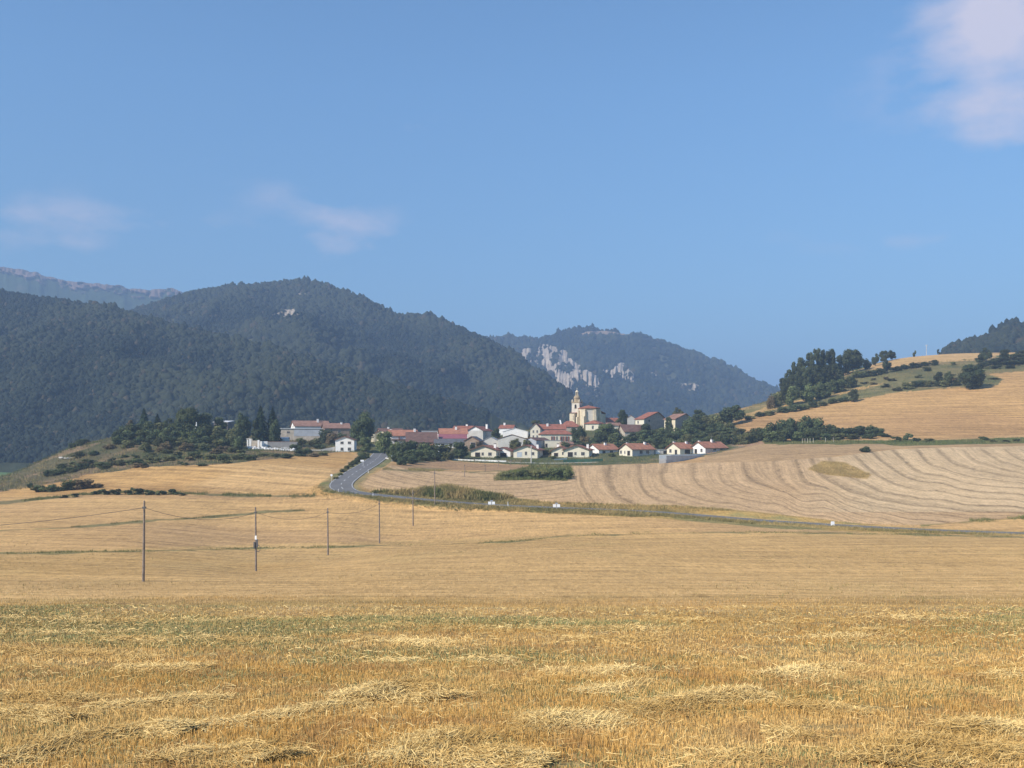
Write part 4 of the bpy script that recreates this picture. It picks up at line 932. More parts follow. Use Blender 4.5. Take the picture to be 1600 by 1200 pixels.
def along(px, n, dm, spread):
    P = []
    seg = [(px[i], px[i + 1]) for i in range(len(px) - 1)]
    L = np.array([abs(b_[0] - a_[0]) for a_, b_ in seg]); L = L / L.sum()
    for i, (a_, b_) in enumerate(seg):
        k_ = max(1, int(n * L[i]))
        for u in np.linspace(a_[0], b_[0], max(2, int(abs(b_[0] - a_[0]) / 8) + 1)):
            t_ = (u - a_[0]) / (b_[0] - a_[0]); v = a_[1] + t_ * (b_[1] - a_[1]); P.append((u, hit(u, v, dm)))
    P = np.array(P); s = rng.uniform(0, len(P) - 1, n)
    u = np.interp(s, np.arange(len(P)), P[:, 0]); d = np.interp(s, np.arange(len(P)), P[:, 1]) + rng.normal(0, spread, n)
    x = X(u, d); return np.stack([x, d, z_at(x, d)], 1)
P, h_, w_, c_ = scatter_px([p_ for p_ in Z_VERGE if p_[0] < 1200], 8000, (225, 285), (DRY, OLV), (.2, .6), .35)
tufts('verge_grass', 'tall dry and green grass on the verge beside the country road', P, h_, w_, 7, c_, grassm)
P, h_, w_, c_ = scatter_px([(575, 771), (640, 768), (700, 762), (760, 773), (800, 778), (760, 783), (680, 777), (600, 771)], 3200, (240, 285), (GREEN, DRY * .9), (.3, 1.5), .4)
tufts('bank_grass', 'rank green growth on the bank above the road', P, h_, w_, 8, c_, grassm)
# both verges all along the road
s = rng.integers(60, len(ROAD) - 1, 9000); sd = np.where(rng.random(9000) < .5, -1, 1)
Tn = np.gradient(ROAD[:, :2], axis=0); Tn /= np.linalg.norm(Tn, axis=1)[:, None]
offd = sd * rng.uniform(4.2, 8.0, 9000)
px_ = ROAD[s, 0] + Tn[s, 1] * offd + rng.normal(0, .8, 9000); py_ = ROAD[s, 1] - Tn[s, 0] * offd
P = np.stack([px_, py_, z_at(px_, py_)], 1)
un = 800 + F * px_ / py_
hh = np.where((sd > 0) == (P[:, 1] < 0), .5, .55) * rng.uniform(.5, 1.2, 9000)
hh = np.where((un > 690) & (un < 1040), hh * 1.1, np.where(sd > 0, hh * .85, hh * .35)); hh = np.where(un < 640, hh * .7, hh)
t_ = np.clip(.5 + fbm(px_ / 8, py_ / 8, 3) * 2 + rng.normal(0, .25, 9000), 0, 1)[:, None]
tufts('roadside_grass', 'rough grass fringing both edges of the country road', P, hh, np.full(9000, .3), 6, DRY * (1 - t_) + OLV * .9 * t_, grassm)
n3 = 5000; s = rng.integers(60, len(ROAD) - 1, n3); offd = -rng.uniform(-4.4, -3.35, n3)
px_ = ROAD[s, 0] + Tn[s, 1] * offd + rng.normal(0, .6, n3); py_ = ROAD[s, 1] - Tn[s, 0] * offd
k_ = (800 + F * px_ / py_ > 900) & (py_ < ROAD[s, 1]); px_, py_ = px_[k_], py_[k_]; t_ = rng.random((len(px_), 1))
tufts('roadside_grass', 'dry grass standing right along the near edge of the road', np.stack([px_, py_, z_at(px_, py_)], 1), rng.uniform(.2, .65, len(px_)), np.full(len(px_), .25), 7, DRY * (1 - t_) + OLV * t_, grassm)
for px, n, dm, sp_, hr, cs in ((WEED1, 1900, 120, 1.2, (.1, .4), (OLV, GREEN)), (WEED2, 1100, 180, .7, (.12, .4), (OLV, OLV * .7)), (WEED3, 2200, 235, 1.4, (.2, .7), (OLV, GREEN)), (WEED4, 900, 285, 1.5, (.3, .7), (OLV, DRY)), (WEED5, 700, 185, 1.2, (.2, .6), (OLV, GREEN))):
    P = along(px, n, dm, sp_); t_ = rng.random((n, 1)); gap = fbm(P[:, 0] / 5, P[:, 1] / 9, 2) > -.05
    P = P[gap]; t_ = t_[gap]
    tufts('field_edge_weeds', 'dark weeds along a boundary between stubble fields', P, rng.uniform(hr[0], hr[1], len(P)), np.full(len(P), .3), 6, cs[0] * (1 - t_) + cs[1] * t_, grassm)
P, h_, w_, c_ = scatter_px(Z_SCRUB, 12000, (290, 470), (DRY * .75, GREEN * .85), (.3, 1.0), .6)
tufts('knoll_scrub', 'dry grass and low scrub covering the knoll slope', P, h_, w_, 7, c_, grassm)
P, h_, w_, c_ = scatter_px(Z_TERR, 7000, (420, 640), (GREEN, DRY * .7), (.3, 1.0), .7)
tufts('terrace_scrub', 'rough grass on the terraces of the right hand hill', P, h_, w_, 6, c_, grassm)
P, h_, w_, c_ = scatter_px(Z_YARD, 6000, (345, 520), (GREEN * .9, DRY * .7), (.25, .9), .6)
tufts('village_grass', 'rough grass and weeds between the village houses', P, h_, w_, 6, c_, grassm)
P, h_, w_, c_ = scatter_px(Z_DRY, 1500, (260, 340), (DRY, DRY * .75), (.2, .6), .4)
tufts('dry_grass_patch', 'patch of uncut golden grass in the striped field', P, h_, w_, 7, c_, grassm)
P, h_, w_, c_ = scatter_px(Z_BANK, 1800, (280, 350), (OLV, GREEN), (.4, 1.2), .5)
tufts('mound_grass', 'rank grass on the overgrown mound in the pale field', P, h_, w_, 7, c_, grassm)
P, h_, w_, c_ = scatter_px(Z_GREENLINE, 2500, (360, 430), (GREEN, OLV), (.3, .9), .6)
tufts('boundary_grass', 'green grass along the boundary of the right hand fields', P, h_, w_, 6, c_, grassm)
FB = 'trees and bushes filling the village slope'
for (u, vt, w, d, c) in [(985, 688, 26, 425, 'dark'), (1008, 685, 26, 428, 'green'), (1025, 676, 24, 445, 'dark'), (1050, 684, 26, 424, 'green'), (1068, 686, 24, 422, 'olive'), (1090, 684, 26, 424, 'dark'), (1110, 682, 26, 424, 'green'), (1132, 679, 26, 424, 'green'), (1152, 680, 24, 420, 'dark'), (1172, 682, 22, 416, 'green'),
                         (960, 676, 26, 455, 'green'), (938, 674, 24, 458, 'dark'), (915, 690, 22, 432, 'green'), (972, 668, 22, 470, 'olive'), (1035, 668, 24, 462, 'green'), (1076, 651, 24, 476, 'dark'), (1095, 646, 24, 500, 'dark'), (1108, 648, 24, 486, 'olive'), (1060, 676, 28, 444, 'dark'), (1126, 660, 26, 468, 'green'), (900, 686, 18, 448, 'dark'), (1140, 660, 24, 462, 'olive')]:
    T('shrub', 'bushy tree filling the green slope below the church and barns', 'tree', 'bush', c, u, vt, w, d=d, group=FB)
for (u, vt, w, d, c) in [(180, 675, 20, 398, 'dark'), (196, 672, 22, 396, 'green'), (236, 668, 28, 396, 'dark'), (260, 668, 28, 395, 'green'), (284, 668, 26, 395, 'dark'), (306, 667, 28, 396, 'dark'), (330, 672, 26, 396, 'dark'), (352, 672, 28, 398, 'green'), (374, 668, 20, 404, 'dark'), (234, 680, 24, 382, 'dark'), (262, 681, 26, 380, 'green'), (300, 682, 24, 381, 'green'), (325, 682, 24, 384, 'dark'), (352, 683, 22, 386, 'dark'), (371, 682, 18, 390, 'dark'), (200, 688, 22, 374, 'olive'), (228, 692, 24, 364, 'olive'), (260, 691, 24, 368, 'brown'), (290, 692, 24, 368, 'brown'), (320, 693, 24, 370, 'olive'), (362, 699, 22, 366, 'olive'), (335, 701, 24, 356, 'brown')]:
    T('shrub', KL, 'shrub', 'bush', c, u + rnd.uniform(-3, 3), vt - 1, w, d=d + rnd.uniform(-5, 5), group=KG)
# ================================================================ BUILDINGS
W_WHITE = plain('wall_white', (.86, .84, .80), .85, .06, .7, 4)
W_CREAM = plain('wall_cream', (.72, .66, .52), .85, .07, .7, 4)
W_YELLOW = plain('wall_yellow', (.70, .60, .42), .85, .12, .6, 3)
W_STONE = plain('wall_stone', (.50, .43, .34), .9, .22, .8, 3, .3)
W_GREY = plain('wall_grey', (.50, .49, .47), .9, .14, .6, 3)
W_CONC = plain('wall_concrete', (.58, .55, .50), .9, .12, .4, 3)
W_BROWN = plain('wall_brown', (.30, .22, .16), .9, .25, .9, 4)
W_BRICK = plain('wall_brick', (.42, .24, .15), .9, .25, .9, 4)
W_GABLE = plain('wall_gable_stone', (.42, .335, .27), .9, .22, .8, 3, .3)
W_FRONT_SHADE = plain('wall_front_shade', (.60, .53, .47), .9, .1, .7, 3)  # warm grey shade put into the colour of bungalow fronts turned from the sun
W_DARK = plain('wall_dark', (.16, .15, .14), .9, .2, .7, 3)
W_BLUEGREY = plain('wall_bluegrey', (.42, .44, .47), .85, .12, .5, 3)
R_ORANGE = roofmat('roof_orange', (.44, .19, .115))
R_RED = roofmat('roof_red', (.34, .130, .085))
R_MAG = plain('roof_magenta', (.32, .11, .12), .6, .10, .4, 2)
R_BROWN = roofmat('roof_brown', (.17, .095, .075))
R_OLD = roofmat('roof_old', (.32, .175, .125))
R_GREY = plain('roof_grey', (.36, .36, .36), .8, .15, .5, 3)
R_DARK = plain('roof_dark', (.12, .12, .125), .8, .2, .5, 3)
R_WHITE = plain('roof_white', (.70, .70, .70), .6, .08, .5, 3)
TRIM = plain('trim', (.55, .50, .45), .7, .05)
TRIMD = plain('trim_brown', (.17, .085, .055), .7, .1)
GLASS = plain('window_pane', (.035, .04, .05), .15, .1); GLASS.node_tree.nodes['Principled BSDF'].inputs['Specular IOR Level'].default_value = .5
SHUT = plain('shutter_red', (.25, .06, .04), .7, .1)
DARKIN = plain('dark_opening', (.03, .027, .025), .9, .1)
STONE_L = plain('church_stone', (.66, .56, .40), .9, .16, .5, 2.4, .3)
STONE_P = plain('church_plaster', (.55, .51, .44), .9, .10, .5, 2.4)
STONE_D = plain('church_dark_stone', (.40, .31, .20), .9, .2, .8, 3, .3)

def faces_mesh(name, V, Fs, mats, parent=None, mi=None):
    me = bpy.data.meshes.new(name); me.from_pydata([tuple(v) for v in V], [], [tuple(f) for f in Fs])
    for m_ in (mats if isinstance(mats, (list, tuple)) else [mats]): me.materials.append(m_)
    if mi: me.polygons.foreach_set('material_index', mi)
    bm = bmesh.new(); bm.from_mesh(me); bmesh.ops.recalc_face_normals(bm, faces=bm.faces); bm.to_mesh(me); bm.free()
    o = bpy.data.objects.new(name, me); return link(o, parent)
def boxes(name, L, mat, parent=None):
    """L: list of (x0, x1, y0, y1, z0, z1), joined in one mesh"""
    V = []; Fs = []
    for x0, x1, y0, y1, z0, z1 in L:
        b_ = len(V); V += [(x0, y0, z0), (x1, y0, z0), (x1, y1, z0), (x0, y1, z0), (x0, y0, z1), (x1, y0, z1), (x1, y1, z1), (x0, y1, z1)]
        Fs += [(b_, b_ + 1, b_ + 2, b_ + 3), (b_ + 4, b_ + 5, b_ + 6, b_ + 7), (b_, b_ + 1, b_ + 5, b_ + 4), (b_ + 1, b_ + 2, b_ + 6, b_ + 5), (b_ + 2, b_ + 3, b_ + 7, b_ + 6), (b_ + 3, b_, b_ + 4, b_ + 7)]
    return faces_mesh(name, V, Fs, mat, parent)
def extrude(name, prof, a0, a1, axis, mat, parent=None):
    """closed profile [(p, z)] pushed along axis 'y' (p is x) or 'x' (p is y)"""
    n = len(prof); V = []
    for a in (a0, a1):
        for p, z in prof: V.append((p, a, z) if axis == 'y' else (a, p, z))
    Fs = [tuple(range(n)), tuple(range(n, 2 * n))] + [(i, (i + 1) % n, n + (i + 1) % n, n + i) for i in range(n)]
    return faces_mesh(name, V, Fs, mat, parent)
def prism(name, foot, z0, z1, mat, parent=None, top=None):
    n = len(foot); tp = top or foot
    V = [(x, y, z0) for x, y in foot] + [(x, y, z1) for x, y in tp]
    Fs = [tuple(range(n)), tuple(range(n, 2 * n))] + [(i, (i + 1) % n, n + (i + 1) % n, n + i) for i in range(n)]
    return faces_mesh(name, V, Fs, mat, parent)
def lathe(name, prof, n, mat, parent=None, cx=0, cy=0, rot=0):
    V = []; Fs = []
    for r, z in prof:
        for q in range(n): a = rot + q * 2 * math.pi / n; V.append((cx + r * math.cos(a), cy + r * math.sin(a), z))
    for i in range(len(prof) - 1):
        for q in range(n): Fs.append((i * n + q, i * n + (q + 1) % n, (i + 1) * n + (q + 1) % n, (i + 1) * n + q))
    Fs.append(tuple(range(n))); Fs.append(tuple(range((len(prof) - 1) * n, len(prof) * n)))
    return faces_mesh(name, V, Fs, mat, parent)
def opening(parent, side, c, z, w, h, W, L, kind='window', frame=TRIM, glass=GLASS):
    """window or door on side f(ront) l(eft) r(ight); c = distance along that side from its centre / front"""
    t_ = .10; g = .07
    def bx(a0, a1, z0, z1, o0, o1):
        if side == 'f': return (a0, a1, -o1, -o0, z0, z1)
        if side == 'l': return (-W / 2 - o1, -W / 2 - o0, a0, a1, z0, z1)
        return (W / 2 + o0, W / 2 + o1, a0, a1, z0, z1)
    L_ = [bx(c - w / 2 - t_, c - w / 2, z, z + h, -.05, g), bx(c + w / 2, c + w / 2 + t_, z, z + h, -.05, g), bx(c - w / 2 - t_, c + w / 2 + t_, z + h, z + h + t_, -.05, g)]
    if kind == 'window': L_.append(bx(c - w / 2 - t_ - .03, c + w / 2 + t_ + .03, z - t_, z, -.05, g + .05)); L_.append(bx(c - .03, c + .03, z, z + h, -.05, g - .02))
    o = boxes(kind, L_, frame, parent)
    boxes('pane' if kind == 'window' else 'door_panel', [bx(c - w / 2, c + w / 2, z, z + h, -.04, .03)], glass, o)
    return o
def chimney(parent, x, y, z0, z1, w=.9, mat=W_WHITE):
    o = boxes('chimney', [(x - w / 2, x + w / 2, y - w * .4, y + w * .4, z0, z1)], mat, parent)
    boxes('chimney_cap', [(x - w * .6, x + w * .6, y - w * .5, y + w * .5, z1 + .22, z1 + .34), (x - w * .4, x + w * .4, y - w * .3, y + w * .3, z1, z1 + .22)], R_DARK, o)
def house(name, label, u, vb, d, W, L, H, RH, rot, ridge='y', wall=W_CREAM, roof=R_ORANGE, cat='house', ov=.5, openings=(), chims=(), fascia=TRIMD, hip=0.0, rt=.22, extra=None, asym=0.0, group=None, frame=TRIM):
    """(u, vb, d): centre of the front facade's foot. The body runs back from it."""
    x = X(u, d); z = Z(vb, d); zg = zp(x, d)
    if abs(zg - z) > 1.2: print('HOUSE', label[:40], 'ground-base %.1f m' % (zg - z))
    e = empty(name, (x, d, z), math.radians(rot)); tag(e, label, cat, group)
    f = -4.0
    if ridge == 'y':
        ax = asym * W
        extrude('wall', [(-W / 2, f), (W / 2, f), (W / 2, H), (ax, H + RH), (-W / 2, H)], 0, L, 'y', wall, e)
    elif ridge == 'x':
        ay = L / 2 + asym * L
        extrude('wall', [(0, f), (L, f), (L, H), (ay, H + RH), (0, H)], -W / 2, W / 2, 'x', wall, e)
    else:
        boxes('wall', [(-W / 2, W / 2, 0, L, f, H)], wall, e)
    e0 = .02
    if ridge == 'flat':
        r_ = boxes('roof', [(-W / 2 - ov, W / 2 + ov, -ov, L + ov, H + .003, H + .003 + rt)], roof, e)
    elif ridge == 'shed':                       # rises from the front eave to the back
        s = RH / L
        r_ = extrude('roof', [(-ov, H - ov * s + e0), (L + ov, H + RH + ov * s + e0), (L + ov, H + RH + ov * s + rt), (-ov, H - ov * s + rt)], -W / 2 - ov, W / 2 + ov, 'x', roof, e)
    elif ridge == 'hip':
        i_ = min(W, L) / 2 * (1 - hip) + .01
        a0, a1, b0, b1 = -W / 2 - ov, W / 2 + ov, -ov, L + ov
        if W >= L: R2 = [(a0 + i_, L / 2), (a1 - i_, L / 2)]
        else: R2 = [(0, b0 + i_), (0, b1 - i_)]
        V = [(a0, b0, H + e0), (a1, b0, H + e0), (a1, b1, H + e0), (a0, b1, H + e0), (a0, b0, H + rt), (a1, b0, H + rt), (a1, b1, H + rt), (a0, b1, H + rt), (*R2[0], H + RH), (*R2[1], H + RH)]
        Fs = [(0, 1, 2, 3), (0, 1, 5, 4), (1, 2, 6, 5), (2, 3, 7, 6), (3, 0, 4, 7)]
        Fs += [(4, 5, 9, 8), (5, 6, 9), (6, 7, 8, 9), (7, 4, 8)] if W >= L else [(4, 5, 8), (5, 6, 9, 8), (6, 7, 9), (7, 4, 8, 9)]
        r_ = faces_mesh('roof', V, Fs, roof, e)
    else:
        w_ = W if ridge == 'y' else L; c0 = 0 if ridge == 'y' else L / 2
        pk = asym * w_; s1 = RH / (w_ / 2 + pk); s2 = RH / (w_ / 2 - pk)
        lo, hi = c0 - w_ / 2, c0 + w_ / 2
        prof = [(lo - ov, H - ov * s1 + e0), (c0 + pk, H + RH + e0), (hi + ov, H - ov * s2 + e0), (hi + ov, H - ov * s2 + rt), (c0 + pk, H + RH + rt), (lo - ov, H - ov * s1 + rt)]
        a0, a1 = (-ov, L + ov) if ridge == 'y' else (-W / 2 - ov, W / 2 + ov)
        r_ = extrude('roof', prof, a0, a1, ridge, roof, e)
        # barge boards on the two gable ends, 3 mm proud
        for aa in ((a0 - .06, a0 - .003), (a1 + .003, a1 + .06)):
            pr = [(p, z_ - .05) for p, z_ in prof[:3]] + [(p, z_ + .03) for p, z_ in prof[3:]]
            extrude('barge_board', pr, aa[0], aa[1], ridge, fascia, r_)
    for op in openings:
        side, c, zz, w, h = op[:5]; kind = op[5] if len(op) > 5 else 'window'; gl = op[6] if len(op) > 6 else (GLASS if kind == 'window' else DARKIN)
        opening(e, side, c, zz, w, h, W, L, kind, frame, gl)
    for (cx, cy, z0, z1) in chims: chimney(e, cx, cy, z0, z1)
    if extra: extra(e)
    return e
def antenna(parent, x, y, z0, h):
    boxes('antenna', [(x - .03, x + .03, y - .03, y + .03, z0, z0 + h), (x - .6, x + .6, y - .02, y + .02, z0 + h - .3, z0 + h - .26), (x - .4, x + .4, y - .02, y + .02, z0 + h - .6, z0 + h - .56)], R_GREY, parent)

# ---- front row of bungalows
def bung_front(rx=0): return [('f', -2.4, .1, 2.0, 1.9, 'door'), ('f', -.35, .9, .8, 1.1), ('f', 2.6, .8, 1.3, 1.2)]
house('bungalow', 'cream gabled bungalow at the left end of the front row', 755.5, 715, 396, 10.2, 13, 3.0, 1.75, -12, 'y', W_CREAM, R_RED, 'bungalow', .8, bung_front() + [('r', 4, .9, 1.2, 1.1)], [(3.4, 5.5, 3.2, 5.3)])
house('house_annex', 'low red roofed annex beside the leftmost front row bungalow', 785, 714, 402, 6.5, 8, 2.4, 1.4, -12, 'y', W_WHITE, R_RED, 'annex', .6, [('f', .3, .1, 2.6, 1.5, 'door')])
house('bungalow', 'cream gabled bungalow with pale double door, second in the front row', 821, 714.5, 396, 9.6, 13, 3.0, 1.75, -11, 'y', W_CREAM, R_RED, 'bungalow', .8, [('f', -2.4, .1, 1.9, 1.9, 'door', plain('door_pale', (.45, .50, .55), .4, .1)), ('f', .2, .9, .8, 1.3), ('f', 2.9, .9, 1.1, 1.1), ('r', 4, .9, 1.2, 1.1)], [(4.0, 5.0, 2.8, 5.0)])
house('bungalow', 'cream gabled bungalow third in the front row, right of its lower wing', 900.5, 714.5, 396, 10.0, 13, 3.0, 1.75, -11, 'y', W_CREAM, R_RED, 'bungalow', .8, bung_front(), [(3.9, 5.0, 2.9, 5.1)])
house('house_annex', 'low cream wing attached left of the third front row bungalow', 875, 714, 399, 6.8, 9, 2.6, 1.5, -11, 'y', W_CREAM, R_RED, 'annex', .7, [('f', -1.6, .1, 1.6, 1.5, 'door'), ('f', 1.4, .9, 1.1, 1.1)], [(-1.2, 3, 3.2, 5.0)])
house('bungalow', 'orange roofed bungalow half hidden behind the small front gardens', 951, 712, 412, 10.2, 8, 2.6, 2.1, 34, 'x', W_WHITE, R_ORANGE, 'bungalow', .6, [('f', -2.5, .9, 1.5, 1.1), ('f', 1.5, .9, 1.5, 1.1)], [(.6, 3, 3.0, 5.3)])
house('bungalow', 'orange roofed bungalow with cream gable, left one of the three turned to the right', 1005, 712.3, 398, 11.9, 7.4, 2.7, 2.1, 37, 'x', W_CREAM, R_ORANGE, 'bungalow', .6,
      [('f', -1.2, .9, 1.5, 1.2), ('f', 2.4, .9, 1.5, 1.2), ('l', 2.0, .1, 1.5, 1.9, 'door'), ('l', 4.2, .9, .5, 1.1), ('l', 6.4, .9, .9, 1.2)], [(3.8, 3.0, 3.2, 5.5), (-4.6, 4.2, 3.8, 5.2)], extra=lambda e: boxes('front_shade_overlay', [(-5.95, 5.95, -.018, -.003, -2, 2.62)], W_FRONT_SHADE, e))  # added thin sheet that paints warm shade over the cream front wall
house('bungalow', 'orange roofed bungalow with cream gable, middle one of the three turned to the right', 1074, 710.6, 400, 8.3, 7.2, 2.6, 2.1, 37, 'x', W_CREAM, R_ORANGE, 'bungalow', .6,
      [('f', 0, .4, 3.0, 1.6, 'door'), ('l', 2.2, .1, 1.2, 1.9, 'door'), ('l', 5.2, .9, 1.1, 1.3)], [(2.6, 3.0, 3.2, 5.3), (-3.2, 4.2, 3.8, 5.2)])
house('bungalow', 'orange roofed bungalow with white gable, right end of the three turned to the right', 1119, 709.5, 400, 12.6, 7.6, 2.6, 2.2, 37, 'x', W_WHITE, R_ORANGE, 'bungalow', .6,
      [('f', -.9, 1.4, 1.6, .7), ('f', 3.0, .7, 1.6, 1.5), ('l', 2.0, .9, 1.0, 1.2), ('l', 5.0, .1, 1.3, 1.9, 'door')], [(1.2, 3.4, 3.4, 5.8), (-5.2, 4.2, 3.9, 5.3)],
      extra=lambda e: (boxes('front_shade_overlay', [(-6.3, 6.3, -.018, -.003, -2, 2.52)], W_FRONT_SHADE, e), antenna(e, 2.2, 4.4, 4.4, 3.0)))  # same added sheet, shade tone painted on the white front wall
house('garage', 'flat roofed grey garage between the orange roofed bungalows', 1036, 711, 404, 7.0, 5, 2.1, .3, 10, 'flat', W_GREY, R_GREY, 'garage', .2, [('f', -2.2, .1, 1.4, 1.7, 'door', W_WHITE), ('f', 1.4, .2, 2.6, 1.5, 'door')])

# ---- buildings left of the road
house('white_house', 'small square white house with four windows standing by the orange field', 538.7, 707, 398, 7.4, 9, 5.0, 1.35, 3, 'y', W_WHITE, R_BROWN, 'house', .45, [('f', -1.1, .8, 1.0, 1.1), ('f', 1.8, .8, 1.1, 1.1), ('f', -1.1, 3.4, 1.1, .9), ('f', 1.8, 3.4, 1.1, .9)], [])
house('barn', 'long low building with grey roof and pale blue wall section above the ruin', 470, 684.5, 455, 18.6, 9, 4.2, .3, 8, 'flat', W_STONE, R_WHITE, 'barn', .35, [('f', -5.5, 2.3, 1.2, .7), ('f', 1.0, 2.3, 1.2, .7), ('f', 6.4, 2.3, 1.2, .7)], extra=lambda e: (boxes('wall_panel', [(-3.0, 9.25, -.08, -.004, .9, 3.9)], W_BLUEGREY, e), boxes('lean_to', [(-11.6, -9.4, .2, 5, -3, 2.6)], W_BROWN, e)))
house('farmhouse', 'red roofed farmhouse with white gable behind the long low building', 488, 676, 492, 17, 11, 3.2, 2.6, 22, 'x', W_WHITE, R_OLD, 'house', .5, [('l', 5, 2.4, 1.0, 1.0)], [(3.5, 4, 4.6, 6.8)])
house('farmhouse', 'lower red roofed farmhouse left of the large dark tree', 527, 680, 480, 12, 10, 3.4, 2.3, 18, 'x', W_BROWN, R_OLD, 'house', .5, [('f', 1, 1, 1.2, 1.2)], [(2.5, 4, 4.2, 6.2)])
house('shed', 'dark shed under the spreading tree on top of the knoll', 345, 668, 425, 6.5, 5, 2.2, .6, -10, 'shed', W_DARK, R_WHITE, 'shed', .3, [('f', -1, .8, 1.3, 1.1)])
house('house', 'yellow house with round tower corner right of the road end', 596, 693, 462, 10.5, 11, 4.0, 2.0, -22, 'y', W_YELLOW, R_OLD, 'house', .5, [('f', 1.5, 1.0, 1.1, 1.2)], [(2.2, 5, 4.5, 6.6)], extra=lambda e: lathe('round_bay', [(1.9, -4), (1.9, 4.4), (2.0, 4.5)], 20, W_YELLOW, e, -4.4, .4))
house('house', 'brown roofed house end showing behind the yellow house', 612, 690, 478, 11, 9, 4.4, 1.9, 16, 'x', W_YELLOW, R_BROWN, 'house', .4, [], [(-1, 4, 5, 7)])
house('house', 'white house with bright orange roof and dark balcony band', 633, 693, 452, 12.6, 10, 3.5, 2.6, 16, 'x', W_WHITE, R_ORANGE, 'house', .5, [('f', -4.2, .6, 1.2, 1.2), ('f', .8, .6, 1.2, 1.2)], [(5.2, 4.6, 4.8, 6.8)], asym=.2, extra=lambda e: boxes('balcony', [(-6.2, 5.9, -1.0, -.004, 1.5, 1.95), (-2.9, -2.6, -.9, -.004, 1.95, 3.3)], TRIMD, e))
house('barn', 'big barn with wide dark purplish brown tiled roof', 659, 697.5, 438, 13.0, 11, 2.0, 4.2, 6, 'x', W_BRICK, R_BROWN, 'barn', .5, [('f', -3, .2, 1.3, 1.3), ('f', 2.5, .2, 1.3, 1.3, 'door')], asym=.15)
house('house', 'white walled house with flat dark roof behind the big purplish barn', 676, 690, 470, 10.5, 8, 5.2, .3, -4, 'flat', W_WHITE, R_DARK, 'house', .5, [], [])
house('house', 'house with long orange roof behind the magenta roofed barn', 709, 690, 462, 12.4, 9, 3.6, 2.4, 8, 'x', W_BROWN, R_ORANGE, 'house', .5, [], [(1.4, 4.4, 4.8, 6.9)], asym=.15)
house('barn', 'low barn with smooth magenta red roof', 707.5, 694, 446, 12.0, 6, 2.5, 1.7, 5, 'shed', W_GREY, R_MAG, 'barn', .4, [('f', -2, .5, 1.0, 1.0)], asym=.3)
house('shed', 'dark grey roofed lean-to below the magenta roof', 703, 698, 436, 13.2, 5, 1.5, 1.7, 4, 'shed', W_WHITE, R_DARK, 'shed', .4, [('f', -3.2, .1, 1.5, 1.1, 'door'), ('f', 0.4, .1, 1.5, 1.1, 'door')])
house('shed', 'dark open shed right of the magenta roofed barn', 737, 699, 430, 6.5, 7, 2.8, 1.8, -14, 'y', W_BROWN, R_DARK, 'shed', .4, [('f', 0.6, .2, 2.0, 1.9, 'door')])
house('house', 'tall white gabled house with red roof left of the far warehouses', 742.5, 689, 474, 7.8, 13, 4.9, 2.0, -18, 'y', W_CONC, R_RED, 'house', .5, [('r', 5, 2.5, 1.1, 1.2)], [(2.6, 9, 5.8, 8.0)], extra=lambda e: faces_mesh('gable_plaster', [(-3.8, -.05, 4.9), (3.8, -.05, 4.9), (0, -.05, 6.6), (-3.8, -.006, 4.9), (3.8, -.006, 4.9), (0, -.006, 6.6)], [(0, 1, 2), (3, 4, 5), (0, 1, 4, 3), (1, 2, 5, 4), (2, 0, 3, 5)], W_WHITE, e))
house('house', 'low roofed house just left of the tall white gabled house', 722, 684, 490, 9, 8, 4.2, 1.5, -10, 'x', W_WHITE, R_RED, 'house', .5, [], [(1.5, 4, 4.6, 6.6)])
house('warehouse', 'grey warehouse with shallow gable behind the leftmost bungalow', 766, 699, 438, 8.1, 14, 2.6, 1.9, -5, 'y', W_CONC, R_GREY, 'warehouse', .15, [], [], rt=.1, fascia=R_GREY)
house('house', 'small far house with red roof and white chimney between the warehouses', 790.5, 676, 505, 7, 8, 2.2, 1.6, -12, 'x', W_WHITE, R_RED, 'house', .4, [], [(-1.6, 4, 3.2, 5.0)])
house('warehouse', 'bright white warehouse with shallow gable in the village centre', 805, 684, 484, 11.9, 18, 3.0, 1.6, -4, 'y', W_WHITE, R_WHITE, 'warehouse', .15, [], [], rt=.1, fascia=R_WHITE)
house('warehouse', 'large windowless concrete warehouse wall behind the second bungalow', 800, 701, 432, 12.2, 12, 4.2, 1.8, -3, 'y', W_CONC, R_BROWN, 'warehouse', .2, [], [], rt=.15)
house('warehouse', 'white fronted shed with brown roof edge and dark side right of the concrete warehouse', 829, 701, 437, 6.0, 11, 3.6, 1.2, -34, 'y', W_BLUEGREY, R_BROWN, 'warehouse', .3, [], [], rt=.15)
house('house', 'tall yellow gabled house end with two rows of small windows', 836.3, 688, 472, 4.7, 16, 5.5, 2.5, -6, 'y', W_CREAM, R_RED, 'house', .35, [('f', -.9, 3.6, .6, 1.1), ('f', .9, 3.6, .6, 1.1), ('f', -.9, 1.2, .6, 1.1), ('f', .9, 1.2, .6, 1.1)])
house('house', 'long red roofed house behind the red shuttered house', 862, 686, 486, 13.6, 9, 4.8, 2.3, 4, 'x', W_GREY, R_RED, 'house', .4, [], [(-1.8, 2.6, 5.4, 7.6)])
house('house', 'cream house with brick red shutters beneath a wide dull red roof', 869.5, 692.5, 460, 14.6, 9, 4.0, 2.1, 3, 'hip', W_CREAM, R_RED, 'house', .5,
      [('f', -1.6, .9, .5, 2.2), ('f', 2.6, .9, .7, 2.2), ('f', 4.9, .9, .7, 2.2), ('f', .2, 1.1, .6, 2.0), ('f', -5.4, 1.1, .7, 1.2)], hip=.3,
      extra=lambda e: [boxes('shutter', [(a_, a_ + .45, -.16, -.075, .9, 3.1)], SHUT, e) for a_ in (-2.5, -1.2, 1.7, 3.1, 4.0, 5.4)])
